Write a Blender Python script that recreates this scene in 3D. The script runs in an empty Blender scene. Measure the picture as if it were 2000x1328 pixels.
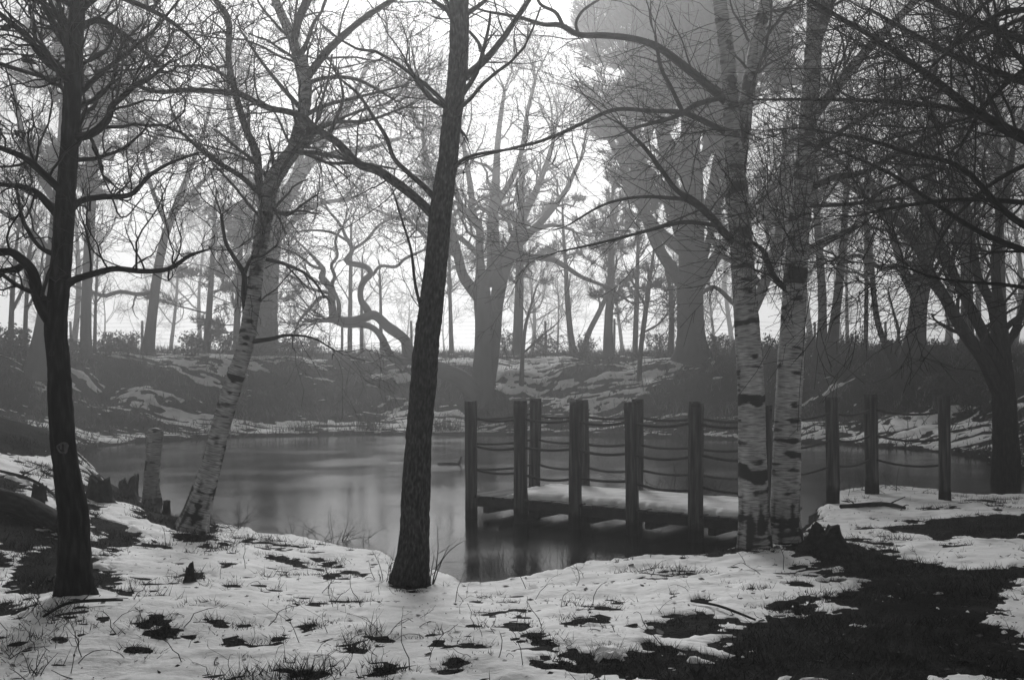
import bpy, math
import numpy as np

# ------------------------------------------------------------------ camera, sky, sun, exposure
SC = bpy.context.scene
F, CX, HY, EYE = 1963.0, 1000.0, 741.0, 1.8       # focal length, centre column, horizon row (2000 px wide photo), eye height
cam_data = bpy.data.cameras.new('camera'); cam = bpy.data.objects.new('camera', cam_data)
SC.collection.objects.link(cam); SC.camera = cam
cam_data.sensor_width = 36.0; cam_data.lens = 36.0 * F / 2000.0
cam.location = (0, 0, EYE); cam.rotation_euler = (math.radians(90), 0, 0)
cam_data.shift_y = (HY - 664.0) / 2000.0
cam_data.clip_start = 0.05; cam_data.clip_end = 1000

SUN_AZ, SUN_EL = math.radians(-6.0), math.radians(30.0)      # azimuth from +Y towards +X
world = bpy.data.worlds.new('World'); SC.world = world; world.use_nodes = True
wn = world.node_tree; wn.nodes.clear()
sky = wn.nodes.new('ShaderNodeTexSky'); sky.sky_type = 'NISHITA'; sky.sun_disc = False
sky.sun_elevation = SUN_EL; sky.sun_rotation = SUN_AZ
sky.air_density = 1.0; sky.dust_density = 0.8; sky.ozone_density = 1.0
bw = wn.nodes.new('ShaderNodeRGBToBW'); bg = wn.nodes.new('ShaderNodeBackground'); bg.inputs[1].default_value = 0.05
wo = wn.nodes.new('ShaderNodeOutputWorld')
wn.links.new(sky.outputs[0], bw.inputs[0]); wn.links.new(bw.outputs[0], bg.inputs[0]); wn.links.new(bg.outputs[0], wo.inputs[0])

sun_data = bpy.data.lights.new('sun', 'SUN'); sun_data.energy = 1.5; sun_data.angle = math.radians(18)
sun = bpy.data.objects.new('sun', sun_data); SC.collection.objects.link(sun)
sun.rotation_euler = (math.radians(90) - SUN_EL, 0, math.pi - SUN_AZ)

SC.view_settings.view_transform = 'Standard'; SC.view_settings.look = 'None'
SC.view_settings.gamma = 1.0; SC.view_settings.use_curve_mapping = False
SC.view_settings.exposure = 0.92
SC.cycles.use_denoising = True
SC.cycles.max_bounces = 5; SC.cycles.diffuse_bounces = 2; SC.cycles.glossy_bounces = 2; SC.cycles.volume_bounces = 0
SC.cycles.transparent_max_bounces = 4
HAZE_DENSITY, HAZE_ANISO = 0.0078, 0.69

rng = np.random.default_rng(7)
col = SC.collection

# ------------------------------------------------------------------ helpers
def P(px, py, d):
    return np.array([(px - CX) / F * d, d, EYE - (py - HY) / F * d])

def _hash(ix, iy, iz):
    n = (ix * 374761393 + iy * 668265263 + iz * 2147483647) & 0xFFFFFFFF
    n = ((n ^ (n >> 13)) * 1274126177) & 0xFFFFFFFF
    n = n ^ (n >> 16)
    return (n & 0xFFFF) / 65535.0

def vnoise(x, y, z=None):
    x = np.asarray(x, float); y = np.asarray(y, float)
    z = np.zeros_like(x) if z is None else np.asarray(z, float)
    xi = np.floor(x).astype(np.int64); yi = np.floor(y).astype(np.int64); zi = np.floor(z).astype(np.int64)
    fx = x - xi; fy = y - yi; fz = z - zi
    fx = fx * fx * (3 - 2 * fx); fy = fy * fy * (3 - 2 * fy); fz = fz * fz * (3 - 2 * fz)
    r = 0
    for a in (0, 1):
        wx = fx if a else 1 - fx
        for b in (0, 1):
            wy = fy if b else 1 - fy
            for c in (0, 1):
                wz = fz if c else 1 - fz
                r = r + wx * wy * wz * _hash(xi + a, yi + b, zi + c)
    return r * 2 - 1

def vnoise2(x, y):
    x = np.asarray(x, float); y = np.asarray(y, float)
    xi = np.floor(x).astype(np.int64); yi = np.floor(y).astype(np.int64)
    fx = x - xi; fy = y - yi
    fx = fx * fx * (3 - 2 * fx); fy = fy * fy * (3 - 2 * fy)
    r = 0
    for a in (0, 1):
        for b in (0, 1):
            r = r + (fx if a else 1 - fx) * (fy if b else 1 - fy) * _hash(xi + a, yi + b, xi * 0)
    return r * 2 - 1

def fbm2(x, y, octv=4, gain=0.5):
    s = 0; a = 1; t = 0
    for o in range(octv):
        s = s + a * vnoise2(x * 2 ** o + 17.3 * o, y * 2 ** o - 9.1 * o); t += a; a *= gain
    return s / t

def sstep(a, b, x):
    t = np.clip((x - a) / (b - a), 0, 1)
    return t * t * (3 - 2 * t)

def poly_sd(poly, x, y):
    """signed distance to a closed polygon, positive outside"""
    poly = np.asarray(poly, float); n = len(poly)
    d2 = np.full(x.shape, 1e18); inside = np.zeros(x.shape, bool)
    for i in range(n):
        ax, ay = poly[i]; bx, by = poly[(i + 1) % n]
        ex, ey = bx - ax, by - ay
        t = np.clip(((x - ax) * ex + (y - ay) * ey) / (ex * ex + ey * ey + 1e-12), 0, 1)
        dx = x - ax - t * ex; dy = y - ay - t * ey
        d2 = np.minimum(d2, dx * dx + dy * dy)
        c = ((ay > y) != (by > y))
        if by != ay:
            c &= x < (bx - ax) * (y - ay) / (by - ay) + ax
        inside ^= c
    return np.where(inside, -1, 1) * np.sqrt(d2)

def smooth_poly(pts, n=4):
    pts = np.asarray(pts, float); N = len(pts); out = []
    for i in range(N):
        p0, p1, p2, p3 = pts[i - 1], pts[i], pts[(i + 1) % N], pts[(i + 2) % N]
        for k in range(n):
            t = k / n
            out.append(0.5 * ((2 * p1) + (-p0 + p2) * t + (2 * p0 - 5 * p1 + 4 * p2 - p3) * t * t + (-p0 + 3 * p1 - 3 * p2 + p3) * t ** 3))
    return np.array(out)

# ---- mesh building
def mesh_from(name, verts, quads=None, tris=None, smooth=True, attr=None):
    me = bpy.data.meshes.new(name)
    verts = np.asarray(verts, np.float32).reshape(-1, 3)
    me.vertices.add(len(verts)); me.vertices.foreach_set('co', verts.ravel())
    loops = []; starts = []; pos = 0
    if quads is not None and len(quads):
        q = np.asarray(quads, np.int32).reshape(-1, 4)
        loops.append(q.ravel()); starts.append(pos + 4 * np.arange(len(q))); pos += q.size
    if tris is not None and len(tris):
        t = np.asarray(tris, np.int32).reshape(-1, 3)
        loops.append(t.ravel()); starts.append(pos + 3 * np.arange(len(t))); pos += t.size
    if loops:
        L = np.concatenate(loops); S = np.concatenate(starts).astype(np.int32)
        me.loops.add(len(L)); me.loops.foreach_set('vertex_index', L.astype(np.int32))
        me.polygons.add(len(S)); me.polygons.foreach_set('loop_start', S)
        me.polygons.foreach_set('use_smooth', np.full(len(S), smooth, bool))
    me.update(calc_edges=True)
    if attr:
        for k, v in attr.items():
            v = np.asarray(v, np.float32)
            if v.ndim == 1:
                a = me.attributes.new(k, 'FLOAT', 'POINT'); a.data.foreach_set('value', v)
            else:
                a = me.attributes.new(k, 'FLOAT_VECTOR', 'POINT'); a.data.foreach_set('vector', v.ravel())
    return me

def obj(name, me, mat=None, parent=None):
    o = bpy.data.objects.new(name, me); col.objects.link(o)
    if mat is not None and me is not None and not me.materials:
        me.materials.append(mat)
    if parent is not None:
        o.parent = parent
    return o

def tag(o, label=None, cat=None, group=None, kind=None):
    if label: o['label'] = label
    if cat: o['category'] = cat
    if group: o['group'] = group
    if kind: o['kind'] = kind
    return o

def thing(name, loc, label, cat, group=None):
    o = bpy.data.objects.new(name, None); col.objects.link(o); o.location = [float(v) for v in loc]
    o.empty_display_size = 0.1
    return tag(o, label, cat, group)

def norm(v):
    return v / np.maximum(np.linalg.norm(v, axis=-1, keepdims=True), 1e-9)

def tubes(Pts, Rad, sides=3, cap=False):
    """batch of polylines (M,K,3), radii (M,K) -> verts, quads"""
    M, K, _ = Pts.shape
    T = np.empty_like(Pts)
    T[:, 1:-1] = Pts[:, 2:] - Pts[:, :-2]; T[:, 0] = Pts[:, 1] - Pts[:, 0]; T[:, -1] = Pts[:, -1] - Pts[:, -2]
    T = norm(T)
    md = norm(Pts[:, -1] - Pts[:, 0])
    ref = np.where(np.abs(md[:, 2:3]) > 0.75, np.array([[0.31, 0.95, 0.05]]), np.array([[0.1, 0.15, 0.98]]))
    ref = np.repeat(ref[:, None, :], K, 1)
    B = norm(ref - (ref * T).sum(-1, keepdims=True) * T); N = np.cross(T, B)
    a = np.arange(sides) * 2 * math.pi / sides
    V = Pts[:, :, None, :] + Rad[:, :, None, None] * (np.cos(a)[None, None, :, None] * B[:, :, None, :] + np.sin(a)[None, None, :, None] * N[:, :, None, :])
    m = np.arange(M)[:, None, None] * K * sides; k = np.arange(K - 1)[None, :, None] * sides; j = np.arange(sides)[None, None, :]; j2 = (j + 1) % sides
    Q = np.stack([m + k + j, m + k + j2, m + k + sides + j2, m + k + sides + j], -1).reshape(-1, 4)
    return V.reshape(-1, 3), Q

class Bag:
    def __init__(s): s.v = []; s.q = []; s.t = []; s.n = 0
    def add(s, v, q=None, t=None):
        v = np.asarray(v, float).reshape(-1, 3)
        s.v.append(v)
        if q is not None and len(q): s.q.append(np.asarray(q).reshape(-1, 4) + s.n)
        if t is not None and len(t): s.t.append(np.asarray(t).reshape(-1, 3) + s.n)
        s.n += len(v)
    def mesh(s, name, smooth=True, off=(0, 0, 0), attr=None):
        v = np.concatenate(s.v) - np.asarray(off, float)
        return mesh_from(name, v, np.concatenate(s.q) if s.q else None, np.concatenate(s.t) if s.t else None, smooth, attr)

def resample(pts, rad, n):
    """Catmull-Rom through pts, n evenly spaced samples"""
    pts = np.asarray(pts, float); rad = np.asarray(rad, float)
    q = np.column_stack([pts, rad])
    e0 = 2 * q[0] - q[1]; e1 = 2 * q[-1] - q[-2]
    q = np.vstack([e0, q, e1]); out = []
    for i in range(1, len(q) - 2):
        for t in np.linspace(0, 1, 12, endpoint=False):
            p0, p1, p2, p3 = q[i - 1:i + 3]
            out.append(0.5 * ((2 * p1) + (-p0 + p2) * t + (2 * p0 - 5 * p1 + 4 * p2 - p3) * t * t + (-p0 + 3 * p1 - 3 * p2 + p3) * t ** 3))
    out.append(q[-2]); out = np.array(out)
    L = np.concatenate([[0], np.cumsum(np.linalg.norm(np.diff(out[:, :3], axis=0), axis=1))])
    s = np.linspace(0, L[-1], n)
    r = np.column_stack([np.interp(s, L, out[:, c]) for c in range(4)])
    return r[:, :3], np.maximum(r[:, 3], 0.0008), L[-1]

# ------------------------------------------------------------------ materials (all neutral: the photograph is black and white)
def new_mat(name, rough=0.9, spec=0.2):
    m = bpy.data.materials.new(name); m.use_nodes = True
    b = m.node_tree.nodes['Principled BSDF']
    b.inputs['Roughness'].default_value = rough; b.inputs['Specular IOR Level'].default_value = spec
    return m, m.node_tree, b

def N(nt, typ, **kw):
    n = nt.nodes.new(typ)
    for k, v in kw.items(): setattr(n, k, v)
    return n

def ramp(nt, fac, stops):
    r = N(nt, 'ShaderNodeValToRGB'); e = r.color_ramp.elements
    while len(e) < len(stops): e.new(0.5)
    for i, (p, c) in enumerate(stops):
        e[i].position = p; e[i].color = (c, c, c, 1)
    nt.links.new(fac, r.inputs[0]); return r.outputs[0]

def noise_mat(name, scale, stops, rough=0.9, bump=0.0, bscale=None, stretch=(1, 1, 1), attr=None, detail=5, spec=0.2, bdist=0.01):
    m, nt, b = new_mat(name, rough, spec)
    if attr:
        src = N(nt, 'ShaderNodeAttribute', attribute_name=attr).outputs['Vector']
    else:
        src = N(nt, 'ShaderNodeTexCoord').outputs['Object']
    mp = N(nt, 'ShaderNodeMapping'); mp.inputs['Scale'].default_value = stretch; nt.links.new(src, mp.inputs[0])
    n1 = N(nt, 'ShaderNodeTexNoise'); n1.inputs['Scale'].default_value = scale; n1.inputs['Detail'].default_value = detail
    nt.links.new(mp.outputs[0], n1.inputs['Vector'])
    nt.links.new(ramp(nt, n1.outputs['Fac'], stops), b.inputs['Base Color'])
    if bump:
        n2 = N(nt, 'ShaderNodeTexNoise'); n2.inputs['Scale'].default_value = bscale or scale * 2; n2.inputs['Detail'].default_value = 4
        nt.links.new(mp.outputs[0], n2.inputs['Vector'])
        bp = N(nt, 'ShaderNodeBump'); bp.inputs['Strength'].default_value = bump; bp.inputs['Distance'].default_value = bdist
        nt.links.new(n2.outputs['Fac'], bp.inputs['Height']); nt.links.new(bp.outputs[0], b.inputs['Normal'])
    return m

M = {}
M['ground'] = noise_mat('dark_turf', 5, [(0.3, 0.003), (0.52, 0.008), (0.72, 0.03)], 0.95, 1.0, 45, bdist=0.02, spec=0.05)
M['snow'] = noise_mat('old_snow', 3.2, [(0.30, 0.55), (0.42, 0.74), (0.52, 0.86), (0.75, 0.9)], 0.75, 0.6, 26, detail=10, bdist=0.014, spec=0.3, stretch=(1, 1.5, 1))
M['twig'] = noise_mat('twig_bark', 12, [(0.3, 0.012), (0.7, 0.035)], 0.85)
M['bark_dark'] = noise_mat('dark_bark', 34, [(0.35, 0.006), (0.52, 0.016), (0.72, 0.045)], 0.9, 0.8, 45, (1, 1, 0.2), 'straight', bdist=0.01, spec=0.1)
M['bark_mid'] = noise_mat('furrowed_bark', 55, [(0.34, 0.014), (0.5, 0.045), (0.64, 0.085), (0.78, 0.16)], 0.9, 0.9, 40, (1, 1, 0.36), 'straight', bdist=0.014, spec=0.1)
M['bark_far'] = noise_mat('oak_bark', 4, [(0.3, 0.03), (0.7, 0.07)], 0.95, 0.4, 12, (1, 1, 0.3), 'straight', bdist=0.03)
M['twig_far'] = noise_mat('oak_twig_bark', 4, [(0.3, 0.03), (0.7, 0.06)], 0.95)
M['needle'] = noise_mat('conifer_needles', 1.2, [(0.3, 0.02), (0.7, 0.05)], 0.9)
M['leaf'] = noise_mat('shrub_leaves', 3, [(0.3, 0.03), (0.7, 0.09)], 0.6)
M['grass'] = noise_mat('dead_grass', 3, [(0.32, 0.004), (0.5, 0.018), (0.70, 0.09)], 0.9)
M['bracken'] = noise_mat('bracken', 1.6, [(0.32, 0.008), (0.5, 0.07), (0.66, 0.26)], 0.9)
M['wood'] = noise_mat('weathered_post', 26, [(0.3, 0.022), (0.5, 0.06), (0.72, 0.15)], 0.85, 0.8, 40, (1, 1, 0.07), bdist=0.008, spec=0.1)
M['deck'] = noise_mat('deck_board', 8, [(0.25, 0.02), (0.75, 0.06)], 0.8, 0.5, 30, bdist=0.004)
M['rope'] = noise_mat('rope_fibre', 40, [(0.3, 0.03), (0.7, 0.08)], 0.95)
M['stump'] = noise_mat('rotten_wood', 12, [(0.3, 0.008), (0.55, 0.025), (0.8, 0.06)], 0.95, 0.8, 30, bdist=0.02)
M['fence'] = noise_mat('fence_stake', 6, [(0.3, 0.05), (0.7, 0.1)], 0.9)
m = M['wood']; nt = m.node_tree; b = nt.nodes['Principled BSDF']; src = b.inputs['Base Color'].links[0].from_socket      # soaked, algae-dark foot
tc = N(nt, 'ShaderNodeTexCoord'); sp = N(nt, 'ShaderNodeSeparateXYZ'); nt.links.new(tc.outputs['Object'], sp.inputs[0]); nz_ = N(nt, 'ShaderNodeTexNoise'); nz_.inputs['Scale'].default_value = 9; nt.links.new(tc.outputs['Object'], nz_.inputs['Vector'])
ma = N(nt, 'ShaderNodeMath', operation='MULTIPLY_ADD'); nt.links.new(nz_.outputs['Fac'], ma.inputs[0]); ma.inputs[1].default_value = -0.22; nt.links.new(sp.outputs['Z'], ma.inputs[2])
wet = ramp(nt, ma.outputs[0], [(0.0, 0.2), (0.1, 1.0)]); mw = N(nt, 'ShaderNodeMix', data_type='RGBA', blend_type='MULTIPLY'); mw.inputs[0].default_value = 1
nt.links.new(src, mw.inputs[6]); nt.links.new(wet, mw.inputs[7]); nt.links.new(mw.outputs[2], b.inputs['Base Color'])
m, nt, b = new_mat('fence_wire', 0.5, 0.5); b.inputs['Base Color'].default_value = (0.1, 0.1, 0.1, 1); M['wire'] = m

# birch: pale papery bark, dark scars from a vertex mask, fine horizontal lenticels
m, nt, b = new_mat('birch_bark', 0.7, 0.25)
at = N(nt, 'ShaderNodeAttribute', attribute_name='straight'); bm_ = N(nt, 'ShaderNodeAttribute', attribute_name='scar')
mp = N(nt, 'ShaderNodeMapping'); mp.inputs['Scale'].default_value = (9, 9, 95); nt.links.new(at.outputs['Vector'], mp.inputs[0])
n1 = N(nt, 'ShaderNodeTexNoise'); n1.inputs['Scale'].default_value = 1.0; n1.inputs['Detail'].default_value = 4; nt.links.new(mp.outputs[0], n1.inputs['Vector'])
pale = ramp(nt, n1.outputs['Fac'], [(0.30, 0.16), (0.44, 0.38), (0.58, 0.60), (0.8, 0.72)])
mp2 = N(nt, 'ShaderNodeMapping'); mp2.inputs['Scale'].default_value = (6, 6, 3); nt.links.new(at.outputs['Vector'], mp2.inputs[0])
n2 = N(nt, 'ShaderNodeTexNoise'); n2.inputs['Scale'].default_value = 1.0; n2.inputs['Detail'].default_value = 5; nt.links.new(mp2.outputs[0], n2.inputs['Vector'])
tone = ramp(nt, n2.outputs['Fac'], [(0.3, 0.45), (0.7, 1.0)])
mul = N(nt, 'ShaderNodeMix', data_type='RGBA', blend_type='MULTIPLY'); mul.inputs[0].default_value = 1
nt.links.new(pale, mul.inputs[6]); nt.links.new(tone, mul.inputs[7])
n3 = N(nt, 'ShaderNodeTexNoise'); n3.inputs['Scale'].default_value = 1; n3.inputs['Detail'].default_value = 5; mp3 = N(nt, 'ShaderNodeMapping'); mp3.inputs['Scale'].default_value = (16, 16, 60); nt.links.new(at.outputs['Vector'], mp3.inputs[0]); nt.links.new(mp3.outputs[0], n3.inputs['Vector'])
addn = N(nt, 'ShaderNodeMath', operation='MULTIPLY_ADD'); nt.links.new(n3.outputs['Fac'], addn.inputs[0]); addn.inputs[1].default_value = 0.7
sub = N(nt, 'ShaderNodeMath', operation='SUBTRACT'); nt.links.new(bm_.outputs['Fac'], sub.inputs[0]); sub.inputs[1].default_value = 0.35
nt.links.new(sub.outputs[0], addn.inputs[2])
sc = ramp(nt, addn.outputs[0], [(0.22, 0.0), (0.62, 1.0)])
mx = N(nt, 'ShaderNodeMix', data_type='RGBA'); nt.links.new(sc, mx.inputs[0]); nt.links.new(mul.outputs[2], mx.inputs[6]); mx.inputs[7].default_value = (0.022, 0.022, 0.022, 1)
nt.links.new(mx.outputs[2], b.inputs['Base Color'])
bp = N(nt, 'ShaderNodeBump'); bp.inputs['Strength'].default_value = 0.5; bp.inputs['Distance'].default_value = 0.004
nt.links.new(n1.outputs['Fac'], bp.inputs['Height']); nt.links.new(bp.outputs[0], b.inputs['Normal'])
M['birch'] = m

# pond: dark water under a skin of slush, faintly rippled
m, nt, b = new_mat('pond_water', 0.2, 0.5)
b.inputs['Base Color'].default_value = (0.012, 0.012, 0.012, 1); b.inputs['IOR'].default_value = 1.33
tc = N(nt, 'ShaderNodeTexCoord')
n1 = N(nt, 'ShaderNodeTexNoise'); n1.inputs['Scale'].default_value = 0.45; n1.inputs['Detail'].default_value = 5; nt.links.new(tc.outputs['Object'], n1.inputs['Vector'])
nt.links.new(ramp(nt, n1.outputs['Fac'], [(0.35, 0.07), (0.62, 0.19)]), b.inputs['Roughness'])
n2 = N(nt, 'ShaderNodeTexNoise'); n2.inputs['Scale'].default_value = 17; n2.inputs['Detail'].default_value = 5; nt.links.new(tc.outputs['Object'], n2.inputs['Vector'])
bp = N(nt, 'ShaderNodeBump'); bp.inputs['Strength'].default_value = 0.3; bp.inputs['Distance'].default_value = 0.006
nt.links.new(n2.outputs['Fac'], bp.inputs['Height']); nt.links.new(bp.outputs[0], b.inputs['Normal'])
M['water'] = m

# ------------------------------------------------------------------ terrain
def G(px, py, z=0.12):
    d = (EYE - z) * F / (py - HY)
    return ((px - CX) / F * d, d)

near_shore = [G(*p) for p in [(175, 925), (230, 955), (290, 985), (345, 1005), (420, 1022), (520, 1035), (620, 1052), (700, 1066), (770, 1084),
              (860, 1110), (905, 1122), (945, 1134), (1000, 1127), (1050, 1118), (1150, 1097), (1260, 1086), (1400, 1081), (1450, 1068)]]
side_shore = [(3.1, 11.0), (3.7, 12.5), (4.05, 13.5)] + [G(*p) for p in [(1640, 957), (1720, 949), (1840, 957), (1900, 966), (1990, 962), (2040, 945)]]
far_shore = [G(px, py, 0.0) for px, py in [(1975, 920), (1900, 893), (1800, 882), (1700, 873), (1570, 866), (1400, 858), (1200, 853), (1000, 850), (800, 849),
             (600, 850), (400, 857), (250, 866), (160, 882)]] + [(-10.3, 21.5), (-9.2, 19.3)]
POND = smooth_poly(near_shore + side_shore + far_shore, 4)

def terrain(x, y):
    x = np.asarray(x, float); y = np.asarray(y, float)
    s = poly_sd(POND, x, y) + 0.10 * vnoise2(x * 2.3, y * 2.3) * sstep(30, 12, y) + 0.05 * vnoise2(x * 7, y * 7) * sstep(30, 12, y) + 0.35 * vnoise2(x * 0.9, y * 0.9) * sstep(18, 24, y)
    w = sstep(16, 21, y)
    hn = 0.15 * sstep(0, 0.22, s) + 0.12 * sstep(0.2, 2.6, s)
    hn = hn + 0.38 * sstep(2.3, 6.0, -x) * sstep(4.5, 8.5, y) * sstep(0, 1.2, s) + 0.75 * np.exp(-((x + 7.6) / 1.7) ** 2 - ((y - 13.2) / 3.2) ** 2) * sstep(0, 0.8, s)
    hn = hn + 0.12 * np.exp(-((x + 2.75) ** 2 + (y - 6.35) ** 2) / 0.5) + 0.10 * np.exp(-((x - 2.75) ** 2 + (y - 9.4) ** 2) / 0.5)
    hn = hn + (0.035 * fbm2(x * 0.8, y * 0.8, 3) + 0.018 * vnoise2(x * 3.1, y * 3.1) + 0.008 * vnoise2(x * 8, y * 8)) * sstep(0.05, 0.7, s)
    nb = fbm2(x * 0.35 + 5, y * 0.35, 3)
    hf = 0.10 * sstep(0, 0.25, s) + 0.42 * sstep(0.2, 2.4, s) + 2.15 * sstep(2.0, 7.6, s + 0.5 * nb) + 0.25 * sstep(7, 11, s) + 0.07 * fbm2(x * 0.9, y * 0.9, 3) * sstep(0.3, 2.0, s)
    hf = hf - 1.6 * sstep(14, 40, s)
    h = hn * (1 - w) + hf * w
    inside = -0.55 * sstep(0.0, 0.7, -s)
    return np.where(s > 0, h, inside), s, w

def hit(px, py, d0=3.0, d1=70.0):
    """first point where the sight line of a photo pixel meets the terrain"""
    d = np.concatenate([np.arange(d0, 20, 0.04), np.arange(20, d1, 0.08)])
    x = (px - CX) / F * d; z = EYE - (py - HY) / F * d
    h = terrain(x, d)[0]
    k = np.argmax(z <= np.maximum(h, 0))
    if not (z <= np.maximum(h, 0)).any(): k = len(d) - 1
    return np.array([x[k], d[k], max(h[k], 0)])

def axis(segs):
    out = []
    for a, b_, st in segs: out.append(np.arange(a, b_, st))
    return np.concatenate(out + [[segs[-1][1]]])

def grid_mesh(name, xs, ys, zfun, keep=None, smooth=True):
    X, Y = np.meshgrid(xs, ys); Z, mask = zfun(X, Y)
    nx = len(xs); V = np.column_stack([X.ravel(), Y.ravel(), Z.ravel()])
    i = np.arange(len(ys) - 1)[:, None] * nx + np.arange(nx - 1)[None, :]
    Q = np.stack([i, i + 1, i + nx + 1, i + nx], -1).reshape(-1, 4)
    if mask is not None:
        Q = Q[mask.ravel()[Q].any(1)]
        used = np.unique(Q); rm = np.full(len(V), -1); rm[used] = np.arange(len(used)); V = V[used]; Q = rm[Q]
    return mesh_from(name, V, Q, None, smooth)

gx = axis([(-100, -26, 6), (-26, -9, 0.4), (-9, 10, 0.14), (10, 26, 0.4), (26, 100, 6)])
gy = axis([(-24, -2, 2), (-2, 3, 0.4), (3, 17, 0.12), (17, 48, 0.22), (48, 60, 0.8), (60, 135, 6)])
g = obj('ground', grid_mesh('ground', gx, gy, lambda X, Y: (terrain(X, Y)[0], None)), M['ground']); tag(g, kind='structure')

wx = np.arange(-13.5, 13.6, 1.0); wy = np.arange(7, 36.1, 1.0)
wtr = obj('pond_water', grid_mesh('pond_water', wx, wy, lambda X, Y: (X * 0, None)), M['water']); tag(wtr, kind='structure')

# ---- snow: a sheet of real thickness that dips under the turf where the ground is bare
bare_px = [
    [(1330, 1335), (1290, 1295), (1390, 1258), (1500, 1217), (1620, 1182), (1690, 1150), (1640, 1112), (1560, 1088), (1500, 1068), (1590, 1040), (1680, 1062), (1760, 1095), (1900, 1108), (2030, 1112),
     (2080, 1140), (1965, 1155), (1918, 1185), (1945, 1230), (2080, 1290), (2080, 1345), (1700, 1345)],
    [(1240, 1232), (1300, 1208), (1390, 1203), (1450, 1222), (1400, 1246), (1300, 1252)],
    [(1020, 1297), (1130, 1272), (1200, 1285), (1330, 1262), (1420, 1290), (1340, 1335), (1060, 1315)],
    [(1690, 1033), (1760, 1022), (1850, 1010), (2030, 1008), (2040, 1052), (1870, 1050), (1780, 1043)],
    [(1690, 1060), (1750, 1056), (1760, 1067), (1700, 1070)],
    [(20, 1100), (110, 1050), (180, 1050), (222, 1130), (195, 1168), (120, 1172), (50, 1140)],
    [(-60, 975), (40, 985), (115, 1030), (112, 1060), (60, 1078), (20, 1110), (-60, 1110)],
    [(150, 935), (215, 922), (260, 950), (330, 980), (400, 1000), (440, 1042), (400, 1052), (330, 1030), (270, 1005), (230, 985), (170, 990)],
    [(170, 1000), (220, 1020), (290, 1058), (240, 1090), (200, 1100), (165, 1040)],
    [(-40, 935), (30, 930), (80, 960), (20, 972), (-40, 968)],
    [(-40, 1180), (40, 1170), (60, 1195), (-40, 1205)],
]
spots_px = [(800, 1146, 44, 7), (380, 1048, 60, 8), (365, 1130, 24, 14), (400, 1180, 26, 7), (285, 1217, 42, 12), (262, 1275, 32, 10), (320, 1240, 26, 8), (608, 1222, 26, 11), (690, 1266, 30, 9), (1052, 1246, 28, 8),
            (935, 1262, 20, 6), (755, 1312, 34, 12), (585, 1322, 60, 16), (545, 1252, 16, 6), (480, 1225, 18, 6), (1180, 1262, 22, 6), (1480, 1150, 24, 6), (1562, 1196, 34, 12), (1640, 1168, 30, 8),
            (1370, 1175, 20, 6), (1520, 1190, 30, 7), (1150, 1215, 30, 6), (250, 1050, 26, 10), (300, 1065, 28, 9), (450, 1105, 14, 5), (110, 1250, 20, 5), (890, 1300, 26, 8), (1560, 1140, 20, 5), (1420, 1140, 18, 4)]
BARE = [np.array([hit(*q)[:2] for q in pl]) for pl in bare_px]
BARE.append(np.array([(-7.9 + 2.1 * math.cos(a), 13.4 + 2.6 * math.sin(a)) for a in np.linspace(0, 6.1, 20)]))
SPOT = []
for (px, py, rx, ry) in spots_px:
    rx, ry = rx * 0.8, ry * 0.8
    c = hit(px, py); a = hit(px, py - ry); b_ = hit(px, py + ry)
    SPOT.append((c[0], c[1], rx / F * c[1], max(abs(a[1] - b_[1]) / 2, 0.04)))

def near_depth(x, y, s):
    f = np.full(x.shape, -9.0)
    wob = 0.26 * fbm2(x * 2.4, y * 2.4, 5, 0.72) + 0.05 * vnoise2(x * 17, y * 17)
    fin = fbm2(x * 10 + 7, y * 10, 3, 0.7)
    big = 0.25 * fbm2(x * 1.1 + 3, y * 1.3, 3, 0.6) - 0.03
    for pl in BARE:
        lo = pl.min(0) - 0.8; hi = pl.max(0) + 0.8
        k = (x > lo[0]) & (x < hi[0]) & (y > lo[1]) & (y < hi[1])
        if k.any(): f[k] = np.maximum(f[k], -poly_sd(pl, x[k], y[k]) + 1.4 * wob[k] + big[k] + 0.14 * fin[k])
    for (cx, cy, rx, ry) in SPOT:
        k = (np.abs(x - cx) < 3 * rx + .3) & (np.abs(y - cy) < 3 * ry + .3)
        q = np.sqrt(((x[k] - cx) / rx) ** 2 + ((y[k] - cy) / ry) ** 2)
        f[k] = np.maximum(f[k], (1.0 - q) * min(rx, ry) * 0.8 + 0.3 * wob[k] + (0.25 * min(rx, ry) + 0.05) * fin[k])
    spk = fbm2(x * 2.0 + 40, y * 2.6, 6, 0.72)
    f = np.maximum(f, np.maximum((spk - 0.42) * 0.3, (fbm2(x * 7 + 11, y * 9, 4, 0.75) - 0.50 - 0.25 * sstep(0.1, -0.4, fbm2(x * 0.5, y * 0.5, 2))) * 0.12))
    f = f - 1.3 * np.maximum(fbm2(x * 2.4 + 60, y * 3.2, 5, 0.72) - 0.27, 0) * (f > 0)
    d = np.where(f > 0, np.maximum(-0.03, -f * 0.5), 0.024 * np.clip(-f / 0.30, 0, 1) + 0.002)
    d = d + np.where(d > 0, (0.030 * fbm2(x * 1.5, y * 2.0, 5, 0.62) + 0.005 * vnoise2(x * 16, y * 20)) * np.clip(-f / 0.1, 0, 1), 0)
    return d - 0.10 * sstep(0.16, 0.02, s) * (s < 0.2)

def near_snow(X, Y):
    h, s, w = terrain(X, Y); d = near_depth(X, Y, s)
    return h + d, (d > -0.012) & (s > 0.03)
sx = np.arange(-8.4, 9.2, 0.033); sy = axis([(3.2, 6, 0.021), (6, 10, 0.03), (10, 17.5, 0.055)])
snow1 = obj('snow', grid_mesh('snow', sx, sy, near_snow), M['snow']); tag(snow1, 'patchy melting snow covering the near shore of the pond', 'snow', kind='stuff')

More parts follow.
